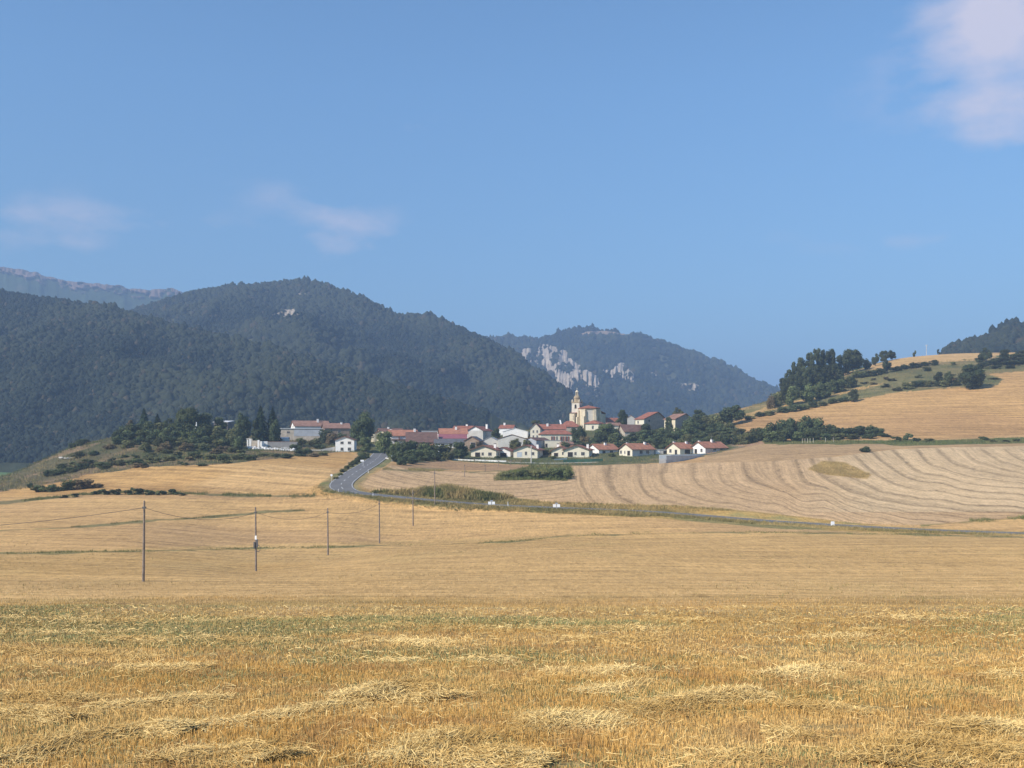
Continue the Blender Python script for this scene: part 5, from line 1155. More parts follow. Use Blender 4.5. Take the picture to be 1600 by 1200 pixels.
house('house', 'red hipped roof house with white gable edge below the church at left', 892, 683, 503, 9.4, 9, 5.0, 3.2, 6, 'hip', W_STONE, R_RED, 'house', .4, [('f', 2, 2, 1, 1.2)], hip=.2, extra=lambda e: extrude('parapet', [(-.3, 4.9), (4.5, 8.3), (4.5, 8.7), (-.3, 5.5)], -5.1, -4.5, 'x', W_WHITE, e))
house('house', 'low cream walled outbuilding under the red shuttered house', 864, 700, 438, 7.0, 6, 3.2, .3, 2, 'flat', W_CREAM, R_GREY, 'outbuilding', .15, [('f', -2.9, .2, .9, 1.7, 'door')])
house('shed', 'small brick red roofed shed in front of the tall narrow tree', 886.5, 700, 434, 5.4, 5, 1.6, .9, 3, 'shed', W_BRICK, R_OLD, 'shed', .3, [])
# ---- right of the church
house('house', 'hip roofed stone house directly in front of the church apse', 925, 673.5, 503, 6.8, 10, 3.6, 1.9, -22, 'hip', W_CREAM, R_RED, 'house', .6, [('f', .4, 1.0, .9, 1.7), ('r', 5, 1.4, 1, 1.2)], hip=.1)
house('house', 'dark red roofed house right behind the church corner', 957, 672, 530, 7.4, 9, 3.8, 2.6, 10, 'x', W_CREAM, R_RED, 'house', .4, [('f', 2, .7, 1, 1.2)])
house('outbuilding', 'low cream walled outbuilding with slanted roof right of the church', 962, 672, 508, 7.0, 5, 2.2, 1.4, 12, 'shed', W_CREAM, R_OLD, 'outbuilding', .3, [])
house('silo_shed', 'pale rounded shed end beside the dark tree right of the church', 986, 666, 518, 3.8, 6, 4.2, 1.3, 0, 'y', W_CONC, R_GREY, 'shed', .1, [], asym=0)
def barn2(label, ul, ur, vbase, veave, vridge, uridge, d, uw, wallm, roofm, ops=()):
    """a barn whose broad gable faces right and whose short lit eave wall faces left: corner (ur, vbase) is the near one"""
    th = math.radians(38)
    Wd = (uw - ur) / F * d / math.cos(th)                     # gable width
    Ln = (ur - ul) / F * d / math.sin(th) * .62                # eave length
    H = (vbase - veave) / F * d; RH = (veave - vridge) / F * d * .9
    u0 = (ur + uw) / 2
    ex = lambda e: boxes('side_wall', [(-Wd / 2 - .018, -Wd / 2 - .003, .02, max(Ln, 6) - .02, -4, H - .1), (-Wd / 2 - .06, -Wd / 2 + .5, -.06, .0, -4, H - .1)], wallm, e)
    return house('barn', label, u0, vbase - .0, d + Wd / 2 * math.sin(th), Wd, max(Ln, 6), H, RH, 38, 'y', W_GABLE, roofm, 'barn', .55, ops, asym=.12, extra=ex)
barn2('cream walled barn with long sloping red roof, upper left one of two on the hill', 986, 1004, 665, 655, 642.5, 1028, 497, 1043, W_CREAM, R_RED, [('l', 4, 1.0, .8, 1.3), ('f', -4.2, 1.8, 1.2, 1.2)])
barn2('yellow walled barn with faded red roof, right one of two on the hill', 1030, 1053, 672, 655, 645.5, 1072, 482, 1083, W_YELLOW, R_OLD, [('l', 2.5, 2.4, .9, 1.1), ('f', 2, 2.4, 1.2, 1.2)])
house('barn', 'low barn with weathered brown roof below the cream walled barn', 993, 677.5, 462, 10.5, 8, .9, 3.2, 14, 'x', W_STONE, R_BROWN, 'barn', .4, [], asym=.2)

# ---- the church
def church():
    d = 522; s = d / F
    zb = Z(668, d); ox = X(920, d)
    e = empty('church', (ox, d, zb)); tag(e, 'old stone church with buttressed apse, red roof and domed bell tower', 'church')
    lx = lambda u: (u - 920) * s
    hz = lambda v: (668 - v) * s
    # octagonal apse and nave running back
    foot = [(lx(905), 3.5), (lx(914.5), -1.0), (lx(929.5), -1.6), (lx(937), 1.6), (lx(938), 12), (lx(906), 13)]
    prism('nave_wall', foot, -5, hz(638.3), STONE_L, e)
    rf = [(lx(904), 3.2), (lx(914), -1.9), (lx(930.5), -2.6), (lx(938.5), 1.2), (lx(939.5), 12.6), (lx(904.5), 13.6)]
    z0 = hz(638.3) + .02; V = [(x, y, z0) for x, y in rf] + [(x, y, z0 + .3) for x, y in rf] + [(lx(920.5), 5.4, hz(632.5)), (lx(921), 9.0, hz(632.5))]
    Fs = [tuple(range(6))] + [(i, (i + 1) % 6, 6 + (i + 1) % 6, 6 + i) for i in range(6)] + [(6, 7, 12), (7, 8, 12), (8, 9, 12), (9, 10, 13, 12), (10, 11, 13), (11, 6, 12, 13)]
    faces_mesh('nave_roof', V, Fs, R_RED, e)
    def panel(p, q, z1, z2, m_):
        (x1, y1), (x2, y2) = p, q; n = Vector((y2 - y1, -(x2 - x1), 0)).normalized()
        mx = lambda t: (x1 + (x2 - x1) * t, y1 + (y2 - y1) * t)
        a_, b_ = mx(.2), mx(.84)
        prism('plaster_panel', [a_, b_, (b_[0] + n.x * .05, b_[1] + n.y * .05), (a_[0] + n.x * .05, a_[1] + n.y * .05)], z1, z2, m_, e)
    panel(foot[1], foot[2], hz(664), hz(640.5), STONE_P)
    def buttress(u, y, w, v1, out, m_=STONE_L, ang=0):
        x = lx(u); c, sn = math.cos(ang), math.sin(ang)
        def R(px, py): return (x + px * c - py * sn, y + px * sn + py * c)
        h1 = hz(v1)
        P0 = [R(-w / 2, .4), R(w / 2, .4), R(w / 2, -out), R(-w / 2, -out)]; P1 = [R(-w / 2, .4), R(w / 2, .4), R(w / 2, -out * .5), R(-w / 2, -out * .5)]
        b_ = prism('buttress', P0, -6, h1 * .62, m_, e, P0)
        V = [(*p, h1 * .62 + .003) for p in P0] + [(*p, h1 * .70) for p in P1] 
        prism('buttress_top', P1, h1 * .62 + .004, h1, m_, b_)
    buttress(905.5, 3.0, 1.2, 641, 1.6, ang=-1.1)
    buttress(913.8, -.9, 1.5, 640, 2.6, ang=-.55)
    buttress(928.8, -1.5, 1.3, 640, 1.5, ang=.1)
    buttress(936.8, 1.3, 1.1, 640, 1.7, ang=.75)
    # side aisle at right, with a sloping roof
    prism('side_chapel', [(lx(938.3), 2.2), (lx(947.5), 5.0), (lx(947), 15), (lx(938.3), 13)], -5, hz(646.5), STONE_L, e)
    V = [(lx(938.2), 1.7, hz(641.5)), (lx(948.3), 4.7, hz(646.3)), (lx(947.8), 15.4, hz(646.3)), (lx(938.2), 13.2, hz(641.5)), (lx(938.2), 1.7, hz(640.5)), (lx(948.3), 4.7, hz(645.5)), (lx(947.8), 15.4, hz(645.5)), (lx(938.2), 13.2, hz(640.5))]
    faces_mesh('side_roof', V, [(0, 1, 2, 3), (4, 5, 6, 7), (0, 1, 5, 4), (1, 2, 6, 5), (2, 3, 7, 6), (3, 0, 4, 7)], R_RED, e)
    # left porch block
    prism('porch_wall', [(lx(891.5), 4.5), (lx(898), 3.3), (lx(904.5), 5.2), (lx(904.5), 13), (lx(892), 13)], -5, hz(645), STONE_L, e)
    prism('porch_roof', [(lx(890.8), 4.2), (lx(898), 2.7), (lx(905.8), 5.0), (lx(905.3), 13.2), (lx(891), 13.4)], hz(645) + .01, hz(643.8), R_RED, e, [(lx(894), 7), (lx(898), 6.5), (lx(905.2), 6), (lx(905.1), 13.1), (lx(894), 13.1)])
    boxes('porch_pillar', [(lx(897.6), lx(898.7), 2.6, 3.6, -4, hz(645))], STONE_D, e)
    boxes('niche', [(lx(895.3), lx(896.9), 3.35, 3.9, hz(655), hz(649))], STONE_P, e)
    # bell tower
    tx, ty = lx(903.4), 9.5; a = math.radians(-24)
    tw = empty('bell_tower', (0, 0, 0)); bpy.data.objects.remove(tw)
    r_ = 2.15 * math.sqrt(2); q4 = a + math.pi / 4
    tower = lathe('bell_tower', [(r_ * 1.02, -5), (r_ * 1.02, hz(640)), (r_, hz(640) + .01), (r_, hz(628.5))], 4, plain('tower_stone', (.66, .60, .50), .9, .15, .5, 2.5), e, tx, ty, q4)
    lathe('cornice', [(r_ * 1.0, hz(628.5) + .004), (r_ * 1.13, hz(628.1)), (r_ * 1.13, hz(627)), (r_ * 1.0, hz(626.6))], 4, STONE_D, tower, tx, ty, q4)
    for k_ in range(4):                                    # belfry arches, one per face
        b_ = a + k_ * math.pi / 2; n = Vector((math.cos(b_), math.sin(b_))); t2 = Vector((-n.y, n.x))
        pts2 = [(-.55, hz(637.5)), (.55, hz(637.5)), (.55, hz(632.5))] + [(.55 * math.cos(g), hz(632.5) + .55 * math.sin(g)) for g in (math.radians(x_) for x_ in (30, 60, 90, 120, 150))] + [(-.55, hz(632.5))]
        V = []
        for o_ in (2.13, 2.19):
            for p, z in pts2: V.append((tx + n.x * o_ + t2.x * p, ty + n.y * o_ + t2.y * p, z))
        m2 = len(pts2); faces_mesh('belfry_arch', V, [tuple(range(m2)), tuple(range(m2, 2 * m2))] + [(i, (i + 1) % m2, m2 + (i + 1) % m2, m2 + i) for i in range(m2)], DARKIN, tower)
    for k_ in range(4):
        b_ = q4 + k_ * math.pi / 2
        lathe('pinnacle', [(.36, hz(626.6)), (.36, hz(624.6)), (.22, hz(623.8)), (.04, hz(622.6))], 8, STONE_L, tower, tx + math.cos(b_) * r_ * .9, ty + math.sin(b_) * r_ * .9)
    lathe('drum', [(1.75, hz(626.62)), (1.75, hz(621.6)), (1.95, hz(621.4)), (1.95, hz(620.8)), (1.75, hz(620.6))], 8, STONE_D, tower, tx, ty, a)
    lathe('dome', [(1.75, hz(620.6) + .01), (1.62, hz(619)), (1.3, hz(617.4)), (.85, hz(616.4))], 16, STONE_D, tower, tx, ty)
    for k_ in range(4):
        b_ = a + math.pi / 4 + k_ * math.pi / 2
        boxes('lantern_column', [(tx + math.cos(b_) * .62 - .17, tx + math.cos(b_) * .62 + .17, ty + math.sin(b_) * .62 - .17, ty + math.sin(b_) * .62 + .17, hz(616.4), hz(611.2))], STONE_L, tower)
    lathe('lantern_core', [(.3, hz(616.3)), (.3, hz(611.2))], 8, DARKIN, tower, tx, ty)
    lathe('lantern_roof', [(.95, hz(611.2) + .01), (.85, hz(610)), (.35, hz(608.6)), (.2, hz(607.6))], 12, STONE_L, tower, tx, ty)
    boxes('cross', [(tx - .07, tx + .07, ty - .07, ty + .07, hz(607.6), hz(604.2)), (tx - .4, tx + .4, ty - .06, ty + .06, hz(605.7), hz(605.3))], STONE_P, tower)
church()

# ---- ruin, walls
def ruin():
    d = 397; x = X(398, d); z = max(Z(699, d), zp(x, d)); s = d / F
    e = empty('ruined_building', (x, d, z)); tag(e, 'roofless white ruin with broken pillars at the left of the rubble', 'ruin')
    for a_, b_, h in ((-12, -10, 3.0), (-8.5, -5.5, 3.2), (4.6, 7.4, 2.9)):
        boxes('pillar', [(a_ * s, b_ * s, -.3, .3, -2, h)], W_WHITE, e)
    boxes('broken_wall', [(-7 * s, 5 * s, 3.2, 3.6, -2, 2.7), (-12 * s, -7 * s, 3.2, 3.6, -2, 3.4), (5 * s, 10 * s, 3.2, 3.6, -2, 2.2)], W_STONE, e)
    boxes('lintel', [(-13 * s, -5 * s, -.25, .25, 3.21, 3.5)], W_CONC, e)
    boxes('wall', [(9 * s, 11.6 * s, -.4, 3.2, -2, 2.4)], W_WHITE, e)
ruin()
def gblock():
    d = 402; x = X(437, d); z = Z(700.5, d); s = d / F
    e = empty('block_building', (x, d, z), math.radians(8)); tag(e, 'roofless grey block building with white end wall beside the rubble', 'unfinished building')
    boxes('wall', [(-18.4 * s, 26 * s, 0, .35, -3, 2.6), (25.0 * s, 26 * s, .36, 5, -3, 2.1), (-18.4 * s, 26 * s, 5.01, 5.3, -3, 2.5)], plain('block_wall', (.33, .31, .29), .9, .15), e)
    boxes('end_wall', [(-25.6 * s, -18.5 * s, -.1, .3, -3, 2.8), (-25.6 * s, -25.0 * s, .31, 4.6, -3, 2.8)], W_WHITE, e)
    boxes('coping', [(-18.4 * s, 26.2 * s, -.08, .4, 2.604, 2.72)], plain('coping_red', (.40, .24, .18), .9, .2), e)
gblock()
house('shed', 'small white shed with slanting roof behind the grey block building', 444.5, 690, 418, 3.6, 3.5, 1.2, .4, 8, 'x', W_WHITE, R_WHITE, 'shed', .05, [])
def rubble():
    r = np.random.default_rng(5); V = []; Fq = []; C = []
    b0, f0 = ico(1)
    for i in range(260):
        u = r.uniform(386, 462); v = r.uniform(700.5, 707) - (u - 424) ** 2 / 1500 * .6; d = 396 - (v - 701) * 1.6 + r.normal(0, .6); x = X(u, d); s = r.uniform(.18, .62)
        P = b0 * s * r.uniform(.6, 1.2, (1, 3)) * r.uniform(.8, 1.2, (len(b0), 1)) + np.array([x, d, max(Z(v, d), zp(x, d) + .15)]); b_ = len(V) * len(b0)
        V.append(P); Fq.append(f0 + b_); C.append(np.full((len(b0), 3), 1) * (r.choice([.72, .68, .6, .35])) * np.array([1, .97, .92]))
    zz = np.vstack(V)
    o = mesh_np('rubble', zz, np.vstack(Fq), foliage('rubble', (1, 1, 1), .95, spread=0), col=np.vstack(C))
    tag(o, 'heap of white rubble spilling down from the ruin', 'rubble', kind='stuff')
rubble()
def wall_run(name, label, pts, h, t_, mat, cat='wall', down=2.0, snap=True):
    """pts (u, v, d) of the wall's top line's foot; a wall of height h follows them"""
    V = []; Fs = []
    for i, (u, v, d) in enumerate(pts):
        x = X(u, d); z = Z(v, d)
        if snap: z = max(z, zp(x, d) - .05)
        V += [(x, d - t_ / 2, z - down), (x, d + t_ / 2, z - down), (x, d + t_ / 2, z + h), (x, d - t_ / 2, z + h)]
    n = len(pts)
    for i in range(n - 1):
        for q in range(4): Fs.append((i * 4 + q, i * 4 + (q + 1) % 4, (i + 1) * 4 + (q + 1) % 4, (i + 1) * 4 + q))
    Fs += [(0, 1, 2, 3), tuple(n * 4 - 4 + q for q in range(4))]
    o = faces_mesh(name, V, Fs, mat); return tag(o, label, cat)
wall_run('garden_wall', 'white sloping ramp wall left of the small square white house', [(486, 705.6, 398), (500, 704, 398), (512, 701.5, 399), (523, 699.5, 400)], .35, .4, W_CONC)
wall_run('boundary_wall', 'long low white wall below the left bungalow lawns', [(700, 720.4, 374), (712, 721, 374), (728, 722, 373), (741, 723.4, 372)], .45, .3, W_WHITE, down=1)
wall_run('boundary_wall', 'middle stretch of the low white wall below the bungalows', [(742.5, 724, 371.5), (760, 725, 371), (776, 726, 370), (791, 726.5, 370)], .6, .3, W_WHITE, down=1)
wall_run('boundary_wall', 'right stretch of low white kerb wall past the street pole', [(793, 726.8, 369.6), (820, 727.8, 369), (850, 728.3, 368), (890, 728.3, 368), (935, 727.6, 369)], .22, .3, W_CONC, down=1)
wall_run('garden_wall', 'short pale stone wall at the right of the third bungalow garden', [(866, 721.5, 384), (876, 720, 386), (886, 719, 388)], .5, .3, W_WHITE, down=1)
wall_run('retaining_wall', 'grey block retaining wall under the right hand bungalows', [(1041, 711.9, 358), (1060, 711.9, 362), (1080, 711.9, 370), (1106, 712, 390)], 0, .4, W_GREY, down=4, snap=False)
wall_run('retaining_wall', 'low step of grey wall at the left end of the retaining wall', [(1030, 717, 357), (1040.8, 716.5, 357.5)], 0, .4, W_GREY, down=3, snap=False)
wall_run('garden_wall', 'white parapet wall on top of the grey retaining terrace', [(1030, 712.2, 372), (1048, 711.6, 374), (1075, 711.4, 380), (1103, 710.6, 393)], .35, .25, W_WHITE, down=3)
o = wall_run('net_fence', 'low dark green mesh fence along the lawn below the third bungalow', [(880, 727, 371), (900, 726.6, 372), (925, 726, 372), (942, 725.4, 373)], 1.1, .06, plain('green_mesh', (.05, .12, .08), .8, .2), 'fence', .3)
# ================================================================ POLES, SIGNS
WOOD = plain('pole_wood', (.22, .18, .15), .9, .3, 2, 8)
METAL = plain('post_metal', (.55, .55, .56), .5, .08)
SIGNW = plain('sign_white', (.85, .85, .85), .5, .04)
SIGNB = plain('sign_back', (.30, .33, .40), .5, .08)
POLES = [(224, 907, 100, 783, 'nearest and thickest leaning wooden wire pole, leftmost in the field'), (400, 892, 134, 793, 'second wooden wire pole, carrying a coil of cable halfway up'), (512.5, 869, 168, 794, 'third wooden wire pole from the left'),
         (593, 852, 196, 782, 'fourth wooden wire pole, beneath the bend of the road'), (645.5, 822, 224, 766, 'fifth wooden wire pole, shortest before the road'), (679.5, 798, 246, 735, 'sixth wooden wire pole, tall one beside the road crossing')]
tops = []
for u, vb, d, vt, lab in POLES:
    x = X(u, d); z = zp(x, d); h = Z(vt, d) - z; lean = .012 * (1 if u == 224 else -.6)
    e = empty('utility_pole', (x, d, z)); tag(e, lab, 'utility pole', 'wooden poles of the wire line')
    o = lathe('post', [(.15, -.8), (.14, .5), (.12, h * .5), (.095, h), (.02, h + .08)], 10, WOOD, e); o.rotation_euler = (0, lean, 0)
    tx_ = math.sin(lean) * (h - .35)
    b_ = boxes('wire_clamp', [(tx_ - .16, tx_ + .16, -.11, .11, h - .75, h - .55)], R_DARK, e)
    tops.append(Vector((x + tx_, d, z + h - .65)))
    if u == 400:
        boxes('cable_coil', [(.1, .3, -.3, -.1, h * .38, h * .5), (-.28, -.1, -.25, .1, h * .36, h * .46)], R_DARK, e)
        V = []; Fs = []
        for q in range(16):
            a_ = q * math.pi / 8
            for w in range(5): b2 = w * 6.283 / 5; rr = .34 + .035 * math.cos(b2); V.append((.34 + rr * math.cos(a_) * .8, -.2 + .035 * math.sin(b2), h * .36 + rr * math.sin(a_) * 1.3))
        for q in range(16):
            for w in range(5): Fs.append((q * 5 + w, q * 5 + (w + 1) % 5, ((q + 1) % 16) * 5 + (w + 1) % 5, ((q + 1) % 16) * 5 + w))
        faces_mesh('cable_loop', V, Fs, R_DARK, e)
        boxes('insulator', [(-.1, .14, -.26, -.14, h * .5, h * .56)], SIGNW, e)
SP = [(726, 764, 300, 725, 'thin far pole, tallest beyond the road left of the mound'), (758, 752, 318, 725, 'thin far pole in the pale field near the mound'), (778.5, 740, 342, 726, 'thin far pole by the brown strip, third from the road'), (798, 737, 352, 729, 'short far pole at the brown strip edge'), (813, 736, 358, 729, 'last short far pole before the white street pole')]
for u, vb, d, vt, lab in SP:
    x = X(u, d); z = zp(x, d); h = max(Z(vt, d) - z, 2)
    e = empty('utility_pole', (x, d, z)); tag(e, lab, 'utility pole', 'far poles of the wire line')
    lathe('post', [(.11, -.8), (.09, h * .5), (.07, h)], 8, WOOD, e); boxes('wire_clamp', [(-.12, .12, -.08, .08, h - .5, h - .35)], R_DARK, e)
    tops.append(Vector((x, d, z + h - .42)))
# the sagging cable
pts = [tops[0] + Vector((-34, -32, .6))] + tops
V = []; Fs = []; path = []
for a_, b_ in zip(pts[:-1], pts[1:]):
    n = 18; sag = (b_ - a_).length * .032
    for q in range(n): t_ = q / n; p = a_.lerp(b_, t_); p.z -= sag * 4 * t_ * (1 - t_); path.append(p)
path.append(pts[-1])
for p in path:
    for w in range(5): V.append((p.x + .022 * math.cos(w * 1.2566), p.y, p.z + .022 * math.sin(w * 1.2566)))
for i in range(len(path) - 1):
    for w in range(5): Fs.append((i * 5 + w, i * 5 + (w + 1) % 5, (i + 1) * 5 + (w + 1) % 5, (i + 1) * 5 + w))
o = faces_mesh('overhead_cable', V, Fs, R_DARK); tag(o, 'dark sagging cable slung between the wooden field poles', 'cable')
def post(name, label, cat, u, d, vt, r=.05, head=None, vb=None, mat=METAL, group=None):
    x = X(u, d); z = zp(x, d) if vb is None else Z(vb, d); h = Z(vt, d) - z
    e = empty(name, (x, d, z)); tag(e, label, cat, group)
    lathe('post', [(r, -.5), (r, max(h, .4))], 8, mat, e)
    if head: head(e, max(h, .4))
    return e
def double(e, h):
    boxes('sign_panel', [(-.85, -.12, -.09, -.055, h - .75, h - .05)], SIGNW, e); boxes('sign_panel', [(.12, .85, -.09, -.055, h - .75, h - .05)], SIGNW, e)
    boxes('bracket', [(-.8, .8, -.05, .05, h - .45, h - .36)], METAL, e)
    boxes('top_plate', [(-.35, .35, -.09, -.055, h + .02, h + .3)], SIGNB, e)
post('road_sign', 'two square white panels on a post, further left beside the grassy road', 'road sign', 768, 249, 783.5, .05, double)
post('road_sign', 'two square white panels on a tall post, right one beside the grassy road', 'road sign', 869.5, 240, 787.5, .05, double)
def disc(e, h): 
    o = lathe('sign_disc', [(.32, -.03), (.32, .03)], 20, SIGNW, e); o.location = (0, -.08, h); o.rotation_euler = (math.radians(90), 0, 0)
post('road_sign', 'small round white sign on a post on the outside of the road bend', 'road sign', 518, 276, 742.5, .045, disc)
def rect(e, h): boxes('sign_panel', [(-.55, .55, -.09, -.05, h - .55, h)], SIGNW, e); boxes('second_post', [(.35, .43, -.04, .04, -.5, h - .55)], METAL, e)
post('road_sign', 'small rectangular white sign in the verge left of the upper road', 'road sign', 566, 320, 718.5, .04, rect)
def marker(label, u, d, vt):
    x = X(u, d); z = zp(x, d); h = max(Z(vt, d) - z, .7)
    e = empty('marker_post', (x, d, z)); tag(e, label, 'marker post', 'white marker posts along the road')
    lathe('post', [(.075, -.3), (.07, h), (.02, h + .05)], 8, SIGNW, e); boxes('reflector', [(-.06, .06, -.085, -.06, h - .3, h - .15)], TRIMD, e)
def mk(label, frac_u, side, vt_h=.95):
    i = int(np.argmin(np.abs(800 + F * ROAD[:, 0] / ROAD[:, 1] - frac_u[0]) + 3 * np.abs(ROAD[:, 1] - frac_u[1])))
    t2 = ROAD[min(i + 1, len(ROAD) - 1), :2] - ROAD[i - 1, :2]; t2 = t2 / np.linalg.norm(t2); n = np.array([t2[1], -t2[0]]) * side
    x, y = ROAD[i, :2] + n * 3.9; z = zp(x, y)
    e = empty('marker_post', (x, y, z)); tag(e, label, 'marker post', 'white marker posts along the road')
    lathe('post', [(.09, -.3), (.085, vt_h), (.02, vt_h + .05)], 8, SIGNW, e); boxes('reflector', [(-.07, .07, -.10, -.07, vt_h - .3, vt_h - .15)], TRIMD, e)
mk('white marker post inside the road bend, highest of the bend posts', (556, 300), -1)
mk('white marker post on the near outer edge of the bend', (548, 265), 1, .8)
mk('white marker post on the near edge just right of the bend', (594, 258), 1)
mk('white marker post on the near road edge between the fourth and sixth poles', (653, 254.5), 1)
mk('lone white marker post between the two double signs', (804, 247.5), 1, 1.3)
e = post('marker_stone', 'white marker block at the road edge in the right half of the picture', 'marker stone', 1301, 211, 818.8, .03)
boxes('block', [(-.32, .32, -.2, .2, -.4, 1.0)], SIGNW, e)
def lamp(e, h):
    boxes('lamp_arm', [(-.05, .7, -.05, .05, h - .05, h + .05)], METAL, e); o = lathe('lamp_head', [(.05, -.1), (.3, .02), (.32, .16), (.1, .26)], 12, SIGNW, e); o.location = (.1, 0, h)
post('street_lamp', 'small street lamp where the thicket meets the road', 'street lamp', 612.5, 340, 713, .06, lamp)
post('street_lamp', 'white headed street lamp rising from the middle of the thicket', 'street lamp', 684.5, 372, 706, .06, lamp)
post('street_lamp', 'white headed street lamp left of the leftmost bungalow', 'street lamp', 725, 388, 702.5, .06, lamp)
post('street_pole', 'tall whitish concrete pole in front of the second bungalow', 'street pole', 830, 368, 698, .2, lambda e, h: boxes('pole_cap', [(-.26, .26, -.24, .24, h, h + .2)], METAL, e), mat=W_CONC)
post('utility_pole', 'far utility pole alone on the skyline of the hilltop field', 'utility pole', 1447.5, 645, 538.5, .16, lambda e, h: boxes('crossarm', [(-.9, .9, -.08, .08, h - .7, h - .5), (-.8, -.65, -.07, .07, h - .5, h - .1), (.65, .8, -.07, .07, h - .5, h - .1)], METAL, e), mat=W_CONC)
# barrier ends by the road
wall_run('road_barrier', 'short white barrier at the top right of the road bend', [(602, 719.5, 352), (607, 720.2, 350)], .5, .15, W_CONC, 'barrier', .8)
for i, (u, v) in enumerate([(1252, 692), (1256, 692), (1260, 692), (1264, 692), (1269, 692), (1288, 693), (1300, 693)]):
    d = 392; x = X(u, d); z = zp(x, d); o = lathe('fence_post', [(.09, -.3), (.08, 1.75), (.03, 1.8)], 6, plain('post_pale', (.55, .50, .42), .9, .15)); o.location = (x, d - 1.5, z)
    tag(o, 'pale wooden fence post at the foot of the long hedge', 'fence post', 'pale fence posts under the long hedge')
for u, d, h in ((307, 404, 2.2),):
    x = X(u, d); e = empty('statue', (x, d, Z(671, d))); tag(e, 'small white figure shape standing among the knoll shrubs', 'garden ornament')
    lathe('plinth', [(.5, -2), (.5, .5), (.35, .6)], 8, W_WHITE, e); lathe('body', [(.35, .6), (.42, 1.2), (.3, 1.9), (.15, 2.2), (.24, 2.5), (.18, 2.8), (.05, 2.95)], 12, W_WHITE, e)
for u, v, d, l in ((103, 707.5, 372, 'pale outcrop of stones at the left tip of the knoll'), (335, 690, 388, 'pale stones showing among the shrubs on the knoll slope')):
    r = np.random.default_rng(int(u)); b0, f0 = ico(2); V = []; Fq = []
    for i in range(7):
        P = b0 * np.array([r.uniform(.4, .9), .4, r.uniform(.25, .5)]) * r.uniform(.8, 1.2, (len(b0), 1)) + np.array([X(u, d) + (i - 3) * .75, d + r.normal(0, .3), zp(X(u, d), d) + r.uniform(.1, .5)]); Fq.append(f0 + len(b0) * i); V.append(P)
    o = mesh_np('rock_outcrop', np.vstack(V), np.vstack(Fq), W_CONC); tag(o, l, 'rocks')
# ================================================================ FOREGROUND STUBBLE AND STRAW
strawm = foliage('straw', (1, 1, 1), .7, spread=0)
def area_pts(n, d0, d1, s=.57, power=1.0):
    """random points over the wedge of field in view, density falling with distance for power < 2"""
    d = (rng.uniform(d0 ** power, d1 ** power, n)) ** (1 / power)
    x = rng.uniform(-s, s, n) * (d + 1)
    return x, d
EDGE = 60.5
def blades(name, label, x, y, h, w, tint, lean=.12, face=.6, cat='stubble'):
    n = len(x); z = z_raw(x, y) - .02
    a = rng.normal(0, face, n)                                     # broad side turned every way, mostly sideways
    s = np.stack([np.cos(a), np.sin(a), np.zeros(n)], 1) * (w / 2)[:, None]
    b0_ = np.stack([x, y, z], 1); tip = b0_ + np.stack([rng.normal(0, lean, n) * h, rng.normal(0, lean, n) * h, h], 1)
    V = np.stack([b0_ - s, b0_ + s, tip + s * .7, tip - s * .7], 1).reshape(-1, 3)
    c = tint * rng.uniform(.72, 1.25, (n, 1)); c = np.repeat(c, 4, 0)
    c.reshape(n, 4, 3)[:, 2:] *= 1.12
    o = mesh_np(name, V, np.arange(4 * n).reshape(n, 4), strawm, col=c)
    return tag(o, label, cat, kind='stuff')
def stalk_tint(x, y):
    g = fbm(x / 5, y / 5, 4)[:, None]; g2 = fbm(x / 1.3 + 40, y / 1.3, 2)[:, None]
    A = np.array((.55, .31, .085)); B = np.array((.72, .47, .17)); C = np.array((.38, .205, .075))
    t_ = np.clip(.5 + g * 1.3 + rng.normal(0, .25, (len(x), 1)), 0, 1)
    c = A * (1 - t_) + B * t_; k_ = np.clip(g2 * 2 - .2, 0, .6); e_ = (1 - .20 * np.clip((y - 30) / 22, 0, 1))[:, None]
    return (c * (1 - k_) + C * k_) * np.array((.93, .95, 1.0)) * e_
x, y = area_pts(190000, 15.5, 33, power=1.3)
h = rng.uniform(.07, .17, len(x)) * (1 + .3 * fbm(x / 2, y / 2, 2))
keep = fbm(x / .9, y / .35, 2) > -.42; x, y, h = x[keep], y[keep], h[keep]
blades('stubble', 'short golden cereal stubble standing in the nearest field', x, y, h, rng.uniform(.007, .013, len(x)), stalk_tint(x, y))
x, y = area_pts(240000, 33, EDGE + 17, power=1.5)
keep = (fbm(x / 1.2, y / .6, 2) > -.40) & (rng.random(len(x)) < np.clip((EDGE + 12 + 7 * fbm(x / 6, y / 3, 3) - y) / 26, 0, 1)); x, y = x[keep], y[keep]
t2 = stalk_tint(x, y); gg = np.clip(fbm(x / 16 + 3, y / 7, 4) * 2.6 + .35, 0, 1)[:, None] * np.clip((y - 30) / 15, 0, 1)[:, None] * .4
blades('stubble', 'far part of the standing stubble up to the field edge', x, y, rng.uniform(.07, .16, len(x)), rng.uniform(.012, .022, len(x)), t2 * (1 - gg) + np.array((.27, .27, .12)) * gg)
